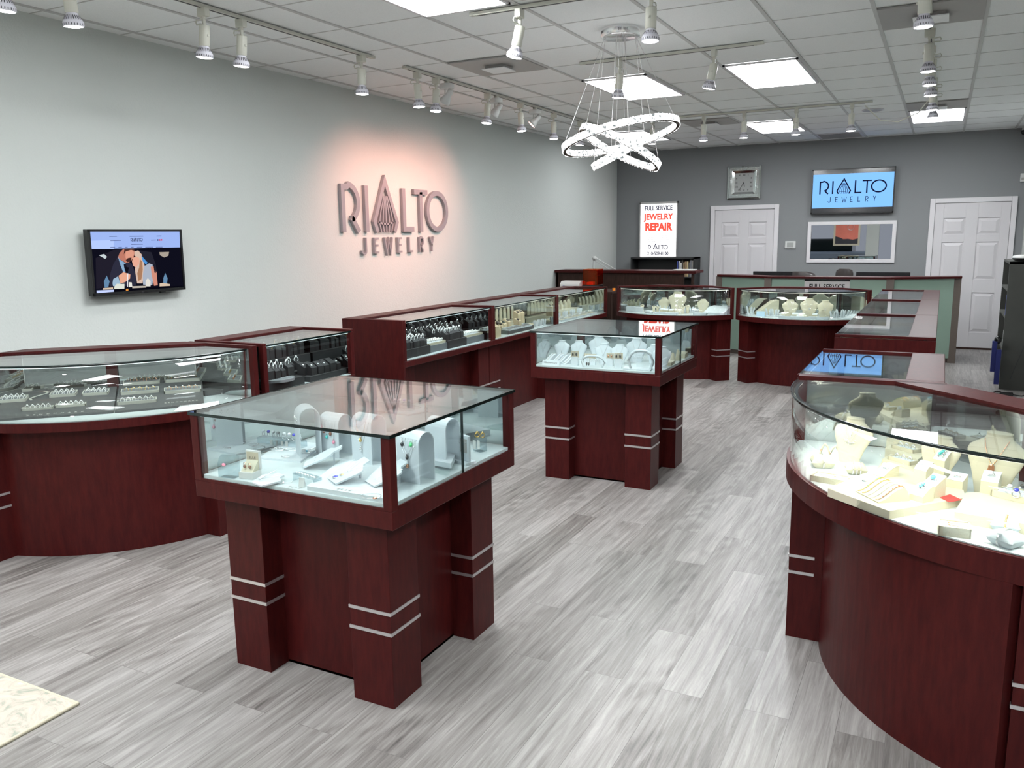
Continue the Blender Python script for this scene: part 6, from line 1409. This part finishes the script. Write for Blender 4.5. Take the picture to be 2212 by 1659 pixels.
# case with end panel
y0 = 5.04
for a, b, nm in ((.10, .45, 'left'), (.72, 1.02, 'middle')): lslab(y0, a, b, .06, .26, DL, .065, BK, 'charcoal stage at the %s front of the case with the wood end panel' % nm)
for a, b, nm in ((.0, .10, 'first'), (.45, .72, 'second'), (1.02, 1.34, 'third')):
    a = max(a, .035); lslab(y0, a, b, .07, .20, DL, .055, GI, 'grey box front, %s along the case with the wood end panel' % nm)
    nx = max(2, int((b-a)/.028)); mw = Matrix.Translation(LC(y0, (a+b)/2, .135, DL+.055)) @ Matrix.Rotation(R(90), 4, 'Z')
    place('ptray%.2f' % (b-a), mk_tray(b-a-.01, .11, .02, CR, W_, 'pearl_tray'), (0, 0, 0), 0, 'cream tray of pearl rings, %s along the case with the wood end panel' % nm, 'tray', mw=mw)
    for i in range(nx):
        for j in range(3): place('pearl', lambda: S1('pearl_ring', MB().torus((0, 0, .006), .007, .0012, 10, 4, 0, ax='y').ball((0, 0, .018), .0075, 8, 6, 1), [M['chrome'], M['pearl']]), mw @ Vector((-(b-a)/2+.02+(b-a-.04)*(i+.5)/nx, -.034+.034*j, .017)), R(90), 'pearl ring in the %s cream tray' % nm, 'ring', 'pearl rings in the %s cream tray of the end panel case' % nm)
lslab(y0, .05, 1.34, .27, .40, DL, .085, BK, 'long charcoal shelf in the middle of the case with the wood end panel')
lslab(y0, .05, 1.34, .40, .50, DL, .13, BK, 'long charcoal shelf at the back of the case with the wood end panel')
rows(y0, [(.11, .44, 7, .11, .065), (.11, .44, 6, .17, .065), (.11, .44, 6, .23, .065)], DL, BK, 'blkS', 'left stage of the end panel case', 'charcoal ring stand on the left stage of the case with the wood end panel', 'ring on the left stage of the case with the wood end panel')
rows(y0, [(.73, 1.01, 6, .11, .065), (.73, 1.01, 5, .17, .065), (.73, 1.01, 5, .23, .065)], DL, BK, 'blkS', 'middle stage of the end panel case', 'charcoal ring stand on the middle stage of the case with the wood end panel', 'ring on the middle stage of the case with the wood end panel')
rows(y0, [(.08, 1.32, 15, .31, .085), (.08, 1.32, 14, .37, .085)], DL, BK, 'blkS', 'middle shelf of the end panel case', 'charcoal ring stand on the middle shelf of the case with the wood end panel', 'x', stuff=True)
rows(y0, [(.08, 1.32, 12, .45, .13)], DL, BK, 'blkS', 'back shelf of the end panel case', 'charcoal ring stand on the back shelf of the case with the wood end panel', 'x', stuff=True)
# beige watch / ring blocks
y0 = 6.43; ONY = mk_ring1(M['onyx'], M['onyx'], .010)
CB = mat('pale wood block', (.62, .52, .36), .5)
rows(y0, [(.06, .26, 3, .08, .0)], DL, CB, 'blkC', 'front left of the beige block case', 'pale wood block with a dark ring, front left of the beige block case', 'dark ring on a front left pale block', ONY, 'rOny', size=(.05, .055, .11, .085), rs=1.4)
rows(y0, [(.06, .62, 8, .17, .0)], DL, CB, 'blkC', 'second row of the beige block case', 'pale wood block with a dark ring, second row of the beige block case', 'dark ring on a second row pale block', ONY, 'rOny', rs=1.4)
rows(y0, [(.06, .48, 6, .25, .03)], DL, CB, 'blkC', 'third row of the beige block case', 'pale wood block with a dark ring, third row of the beige block case', 'dark ring on a third row pale block', ONY, 'rOny', rs=1.4)
rows(y0, [(.90, 1.05, 2, .24, .05), (.70, .80, 1, .14, 0)], DL, CB, 'blkC', 'right half of the beige block case', 'pale wood block standing alone in the right half of the beige block case', 'dark ring on a lone pale block', ONY, 'rOny', rs=1.4)
lslab(y0, .40, .95, .06, .14, DL, .035, GR, 'grey tray stand at the front of the beige block case')
mw = Matrix.Translation(LC(y0, .66, .10, DL+.036)) @ Matrix.Rotation(R(90), 4, 'Z') @ Matrix.Rotation(R(12), 4, 'X')
place('wtray', mk_tray(.50, .08, .015, W_, GI, 'watch_tray'), (0, 0, 0), 0, 'long pale tray with five grey pockets at the front of the beige block case', 'tray', mw=mw)
for i in range(4): solo('tray_divider', MB().box(-.004, .004, -.036, .036, 0, .006), W_, 'narrow pale divider of the long pocket tray, %s from the left' % ('first', 'second', 'third', 'fourth')[i], 'divider').matrix_world = mw @ Matrix.Translation((-.15+.10*i, 0, .0105))
lslab(y0, .45, 1.36, .36, .50, DL, .05, CR, 'cream platform at the back of the beige block case')
for i in range(9):
    place('finback', lambda: S1('pendant_stand', MB().yprism([(-.03, 0), (.03, 0), (.03, .09), (.018, .13), (-.006, .135), (-.03, .10)], -.006, .006), [CR]), LC(y0, .50+.085*i, .42, DL+.05+(.02 if i > 1 else 0)), R(90+8), 'upright cream fin stand in the row at the back of the beige block case', 'stand', 'cream fins at the back of the beige block case', scale=.95)
for i in range(4): place('bustc', mk_bust(CR, CS), LC(y0, .12+.10*i, .42, DL), R(80), 'small cream form in the row behind the beige blocks', 'display bust', 'small cream forms behind the beige blocks', scale=.11+.012*i)
for i in range(3): place('vst', mk_fingers(W_, 5, .05), LC(y0, 1.08+.09*i, .10, DL), R(90), 'small branching white ring holder, right end of the beige block case', 'ring holder', 'branching white holders at the right end', scale=1.3)
for i in range(5): place('bloc3', mk_block1(CR, .06, .06, .03, .02), LC(y0, .95+.08*i, .17, DL), R(90), 'low cream wedge on the floor of the beige block case, right half', 'wedge', 'low cream wedges in the beige block case')
# far straight case
y0 = 7.82
lslab(y0, .05, 1.38, .34, .50, DL, .06, CR, 'cream platform along the back of the farthest left case')
for i in range(11): place('slabt', lambda: S1('pendant_stand', MB().xprism([(-.02, 0), (.02, 0), (.02, .10), (.005, .125), (-.02, .06)], -.035, .035), [CR]), LC(y0, .12+.115*i, .42, DL+.06), R(90), 'cream upright panel stand at the back of the farthest left case', 'stand', 'cream panels in the farthest left case', scale=(1.15 if i in (3, 4, 5) else .8))
for i in range(12): place('vst', mk_fingers(W_, 5, .05), LC(y0, .10+.105*i, .24+.03*(i % 2), DL), R(90), 'branching cream ring holder in the middle of the farthest left case', 'ring holder', 'branching holders in the farthest left case', scale=1.2)
for i in range(6): place('ftr', mk_tray(.18, .10, .016, W_, CR), LC(y0, .15+.21*i, .12, DL), R(90), 'flat white tray along the front of the farthest left case', 'tray', 'flat trays of the farthest left case')
for i in range(6):
    for k in range(4): STUFF.append((LC(y0, .10+.21*i+.035*k, .12, DL+.012), R(90)))
for i, a in enumerate((.22, .50)): place('pil'+W_.name, mk_pillow(W_), LC(y0, a, .30, DL), R(80), 'white pillow in the farthest left case, %s one' % ('nearer', 'farther')[i], 'bracelet pillow', scale=1.5)

# ======== curved cases at the back
DB = DKL+.005; 
def bb(px, py):                         # a spot on one of the two curved decks: picture column, and how far forward
    p = atxy(px, 9.4, DB); left = px < 1593; c_ = -2.75 if left else -1.33; sg_ = .33 if left else .36
    for _ in range(4):
        Rr = (.70**2+sg_**2)/(2*sg_); fr = 9.42-sg_+Rr-math.sqrt(max(.01, Rr*Rr-min(.69, abs(p.x-c_))**2)); v = max(0, min(1, (py-660)/30))
        p = atxy(px, 9.68-v*(9.68-fr-.10), DB)
    return p
def bst(px, py, h, label, nl=None, gm='gem', rz=R(10)):
    q = bb(px, py); place('bustc', mk_bust(CR, CS), q, rz, label, 'display bust', scale=h)
    if nl: place('nkb'+gm, mk_necklace(.5, M['silver'], M[gm], 'drop', r=.007), q, rz, nl, 'necklace', scale=h)
cA = 'in the back left curved case'; cB = 'in the back right curved case'
bst(1462, 672, .235, 'tallest cream bust '+cA, 'fine chain on the tallest bust '+cA); bst(1518, 672, .155, 'cream bust right of centre '+cA, 'fine chain on the bust right of centre '+cA); bst(1350, 668, .15, 'cream bust near the left end '+cA, 'fine chain on the leftmost bust '+cA); bst(1371, 668, .145, 'second cream bust from the left '+cA, 'fine chain on the second bust '+cA); bst(1434, 668, .16, 'pale cream bust left of the tallest '+cA)
for px, py, s, nm in ((1441, 661, .8, 'behind the tallest bust'), (1495, 661, .8, 'right of the tallest bust'), (1425, 661, .9, 'left of the tallest bust'), (1483, 669, .8, 'in front of the tallest bust'), (1533, 660, .8, 'near the right end')):
    place('vst', mk_fingers(W_, 5, .05), bb(px, py+6), 0, 'branching white ring holder %s %s' % (nm, cA), 'ring holder', scale=1.5*s)
cyl_ = lambda: S1('ring_post', MB().lathe([(.014, 0), (.014, .05), (.012, .052), (.001, .052)], 12).loft([[(.020*math.cos(a), .004+.012*math.sin(a), .055+.010*math.sin(a)+z) for a in [2*math.pi*i/12 for i in range(12)]] for z in (0, .008)], 0).torus((0, .004, .066), .009, .002, 10, 5, 1), [CR, M['onyx']])
for i, (px, py, s) in enumerate(((1355, 676, 1.35), (1387, 681, 1.2), (1412, 680, 1.1), (1420, 684, 1.1), (1464, 683, 1.2), (1475, 682, 1.2), (1485, 679, 1.3), (1466, 686, 1.0))):
    place('rpost', cyl_, bb(px, py), 0, 'round topped cream ring post along the front '+cA, 'ring post', 'round topped ring posts '+cA, scale=s)
for i, (px, py) in enumerate(((1431, 676), (1439, 681), (1450, 682), (1462, 679))): place('cbx', mk_block(W_, CR, .05, .045, .05, .035, False), bb(px, py), 0, 'cream ring box with slanted lid, %s from the left %s' % (('first', 'second', 'third', 'fourth')[i], cA), 'ring stand')
for px, py, nm in ((1425, 688, 'left'), (1450, 689, 'right'), (1513, 689, 'far right')): place('ftr2', mk_tray(.15, .08, .022, W_, W_), bb(px, py), R(2), 'flat white tray at the front, %s one, %s' % (nm, cA), 'tray')
place('wht', lambda: S1('white_block', MB().box(-.05, .05, -.03, .03, 0, .06), [W_]), bb(1363, 683), 0, 'plain white block at the left front '+cA, 'block'); place('wht', None, bb(1380, 683), R(4), 'plain white block right of the first one, left front '+cA, 'block')
solo('display_ramp', MB().xprism([(-.10, 0), (.12, 0), (.12, .085), (.02, .075), (-.10, .02)], -.13, .13), W_, 'long white sloping ramp at the right end '+cA, 'ramp', bb(1551, 683), R(-18))
for k in range(3): place('pil'+W_.name, mk_pillow(W_), bb(1399+3*k, 684+2*k), R(60), 'white rolled pad %s, %s of three' % (cA, ('rear', 'middle', 'front')[k]), 'bracelet pillow', scale=.8)
bst(1706, 682, .185, 'left cream bust of the back row of three '+cB, 'fine chain on the left bust of three '+cB); bst(1747, 683, .205, 'middle cream bust of the back row of three '+cB, 'fine chain on the middle bust of three '+cB); bst(1782, 684, .185, 'right cream bust of the back row of three '+cB, 'fine chain on the right bust of three '+cB)
bst(1700, 690, .09, 'small low cream bust, left of three at the front '+cB); bst(1740, 692, .085, 'small low cream bust, middle of three at the front '+cB); bst(1776, 691, .095, 'small low cream bust, right of three at the front '+cB)
bst(1868, 680, .22, 'cream bust at the right end '+cB, 'heavy chain on the right end bust '+cB, 'gold', R(-30))
for px, py, s, nm in ((1605, 678, 1, 'at the far left'), (1620, 679, 1.1, 'second from the left'), (1661, 681, 1, 'left of the post'), (1674, 681, 1, 'beside the post'), (1800, 686, 1, 'right of the busts'), (1815, 685, 1.2, 'second right of the busts'), (1829, 684, 1.1, 'third right of the busts'), (1841, 683, 1, 'near the right end')):
    place('vst', mk_fingers(W_, 5, .05), bb(px, py), 0, 'branching white ring holder %s %s' % (nm, cB), 'ring holder', scale=1.5*s)
for i, (px, py) in enumerate(((1696, 694), (1722, 696), (1749, 697), (1776, 696))): place('ftr3', mk_tray(.125, .07, .026, W_, W_), bb(px, py-4), R(1), 'white earring tray at the front, %s from the left, %s' % (('first', 'second', 'third', 'fourth')[i], cB), 'tray')
for i, (px, py) in enumerate(((1693, 682), (1716, 683), (1732, 684), (1760, 684))): place('cbx', None, bb(px, py), 0, 'cream box with ring slot, %s from the left %s' % (('first', 'second', 'third', 'fourth')[i], cB), 'ring stand')
solo('display_ramp', MB().xprism([(-.12, 0), (.12, 0), (.12, .16), (.06, .15), (-.12, .02)], -.06, .06), CR, 'tall cream sloping ramp left of the wooden post '+cB, 'ramp', bb(1655, 668), R(-60))
solo('price_card', MB().xprism([(-.02, 0), (.02, 0), (.002, .055), (-.002, .055)], -.045, .045), mat('pale blue card', (.45, .62, .78), .5), 'pale blue folded card at the left front '+cB, 'card', bb(1643, 686))
solo('display_ramp', MB().xprism([(-.05, 0), (.05, 0), (.05, .05), (-.05, .012)], -.07, .07), W_, 'low white wedge at the right front '+cB, 'ramp', bb(1838, 692), R(-30))

# ======== right hand row, seen through the tops
def rc(x, y, z=.75): return Vector((x, y, z))
cC = 'in the short right hand case'
for i, (x, y, nm) in enumerate(((-.42, 4.15, 'left'), (-.33, 4.17, 'right'))): place('cbox4', lambda: S1('flat_box', MB().box(-.045, .045, -.05, .05, 0, .035).box(-.02, .02, -.01, .01, .035, .038, 1), [CR, M['brown']]), rc(x, y), R(5), 'square beige box with small dark mark, %s of two %s' % (nm, cC), 'box')
place('ramp4', mk_ramp(CR, .16, .12, .07), rc(-.12, 4.50), R(-90), 'cream ramp with hanging chains '+cC, 'bracelet ramp')
for k in range(3): place('rc4', mk_rampchain(M['silver'], None, .002, .12, .07), rc(-.12, 4.45+.05*k), R(-90), 'dark link chain on the cream ramp, %s of three %s' % (('front', 'middle', 'rear')[k], cC), 'bracelet')
for k, (x, y) in enumerate(((-.20, 4.10), (-.14, 4.18), (-.10, 4.05))): place('pil'+W_.name, None, rc(x, y), R(30*k), 'white cuff pillow, %s of three %s' % (('left', 'rear', 'right')[k], cC), 'bracelet pillow', scale=1.1)
for k, (x, y) in enumerate(((-.24, 4.08), (-.11, 4.22))): solo('wristwatch', MB().torus((0, 0, .036), .034, .006, 18, 6, 0, ax='y', sq=.9).cyl((0, -.0), .016, .062, .072, 14), M['blackpl'], 'black strap wristwatch standing %s %s' % (('left of the pillows', 'right of the pillows')[k], cC), 'wristwatch', rc(x, y), R(20))
for k in range(4): solo('bracelet', MB().tube([(-.06, 0, .003), (0, .008, .004), (.06, -.004, .003)], .0025, 6), M['silver'], 'straight silver bracelet lying flat, number %s from the left %s' % (('one', 'two', 'three', 'four')[k], cC), 'bracelet', rc(-.47+.08*k, 4.32+.02*(k % 2)), R(8*k))
cD = 'in the right hand case with the dark red end panel'
solo('light_wood_bar', MB().box(-.17, .17, -.02, .02, 0, .03), mat('pale pine', (.85, .60, .32), .5), 'long pale wooden display bar '+cD, 'bar', rc(-.36, 6.05))
for k in range(6): solo('bangle', MB().torus((0, 0, .026), .026, .0025, 16, 5, ax='x'), M['chrome'], 'silver bangle in the stack left of the pale bar', 'bangle', rc(-.46+.03*k, 6.42), 0, 'stacked silver bangles left of the pale bar')
for k in range(8): solo('spoon_charm', MB().tube([(-.02, -.05, .004), (.02, .05, .01)], .003, 5).ball((.022, .055, .01), .008, 8, 5), M['silver'], 'slim silver piece leaning in the front row, case with dark red end panel', 'charm', rc(-.40+.035*k, 5.75), 0, 'slim silver pieces '+cD)
for (ya, yb, nm) in ((6.95, 8.35, 'second farthest'), (8.5, 9.8, 'farthest')):
    for i in range(5):
        for j in range(3): place('ftrR', mk_tray(.12, .09, .016, W_, CR), rc(-.46+.14*j, ya+.15+(yb-ya)*i/5), R(-90), 'pale tray on the deck of the %s right hand case' % nm, 'tray', 'pale trays of the %s right hand case' % nm)
        for j in range(3):
            for k in range(3): STUFF.append((rc(-.49+.14*j+.03*k, ya+.15+(yb-ya)*i/5, .762), R(-90)))

m = MB(); base = ring_mb(.0150, .0026, .006)
for q, rz in STUFF:
    m.T = Matrix.Translation(q) @ Matrix.Rotation(rz, 4, 'Z'); 
    o_ = len(m.v); m.add(base.v, base.f, 0, True); m.m[-len(base.f):] = base.m
o = part('small_rings', m, [M['chrome'], M['chrome']]); tag(o, 'remaining tiny silver rings on the farther shelves and trays of the cases', 'rings', None, 'stuff')
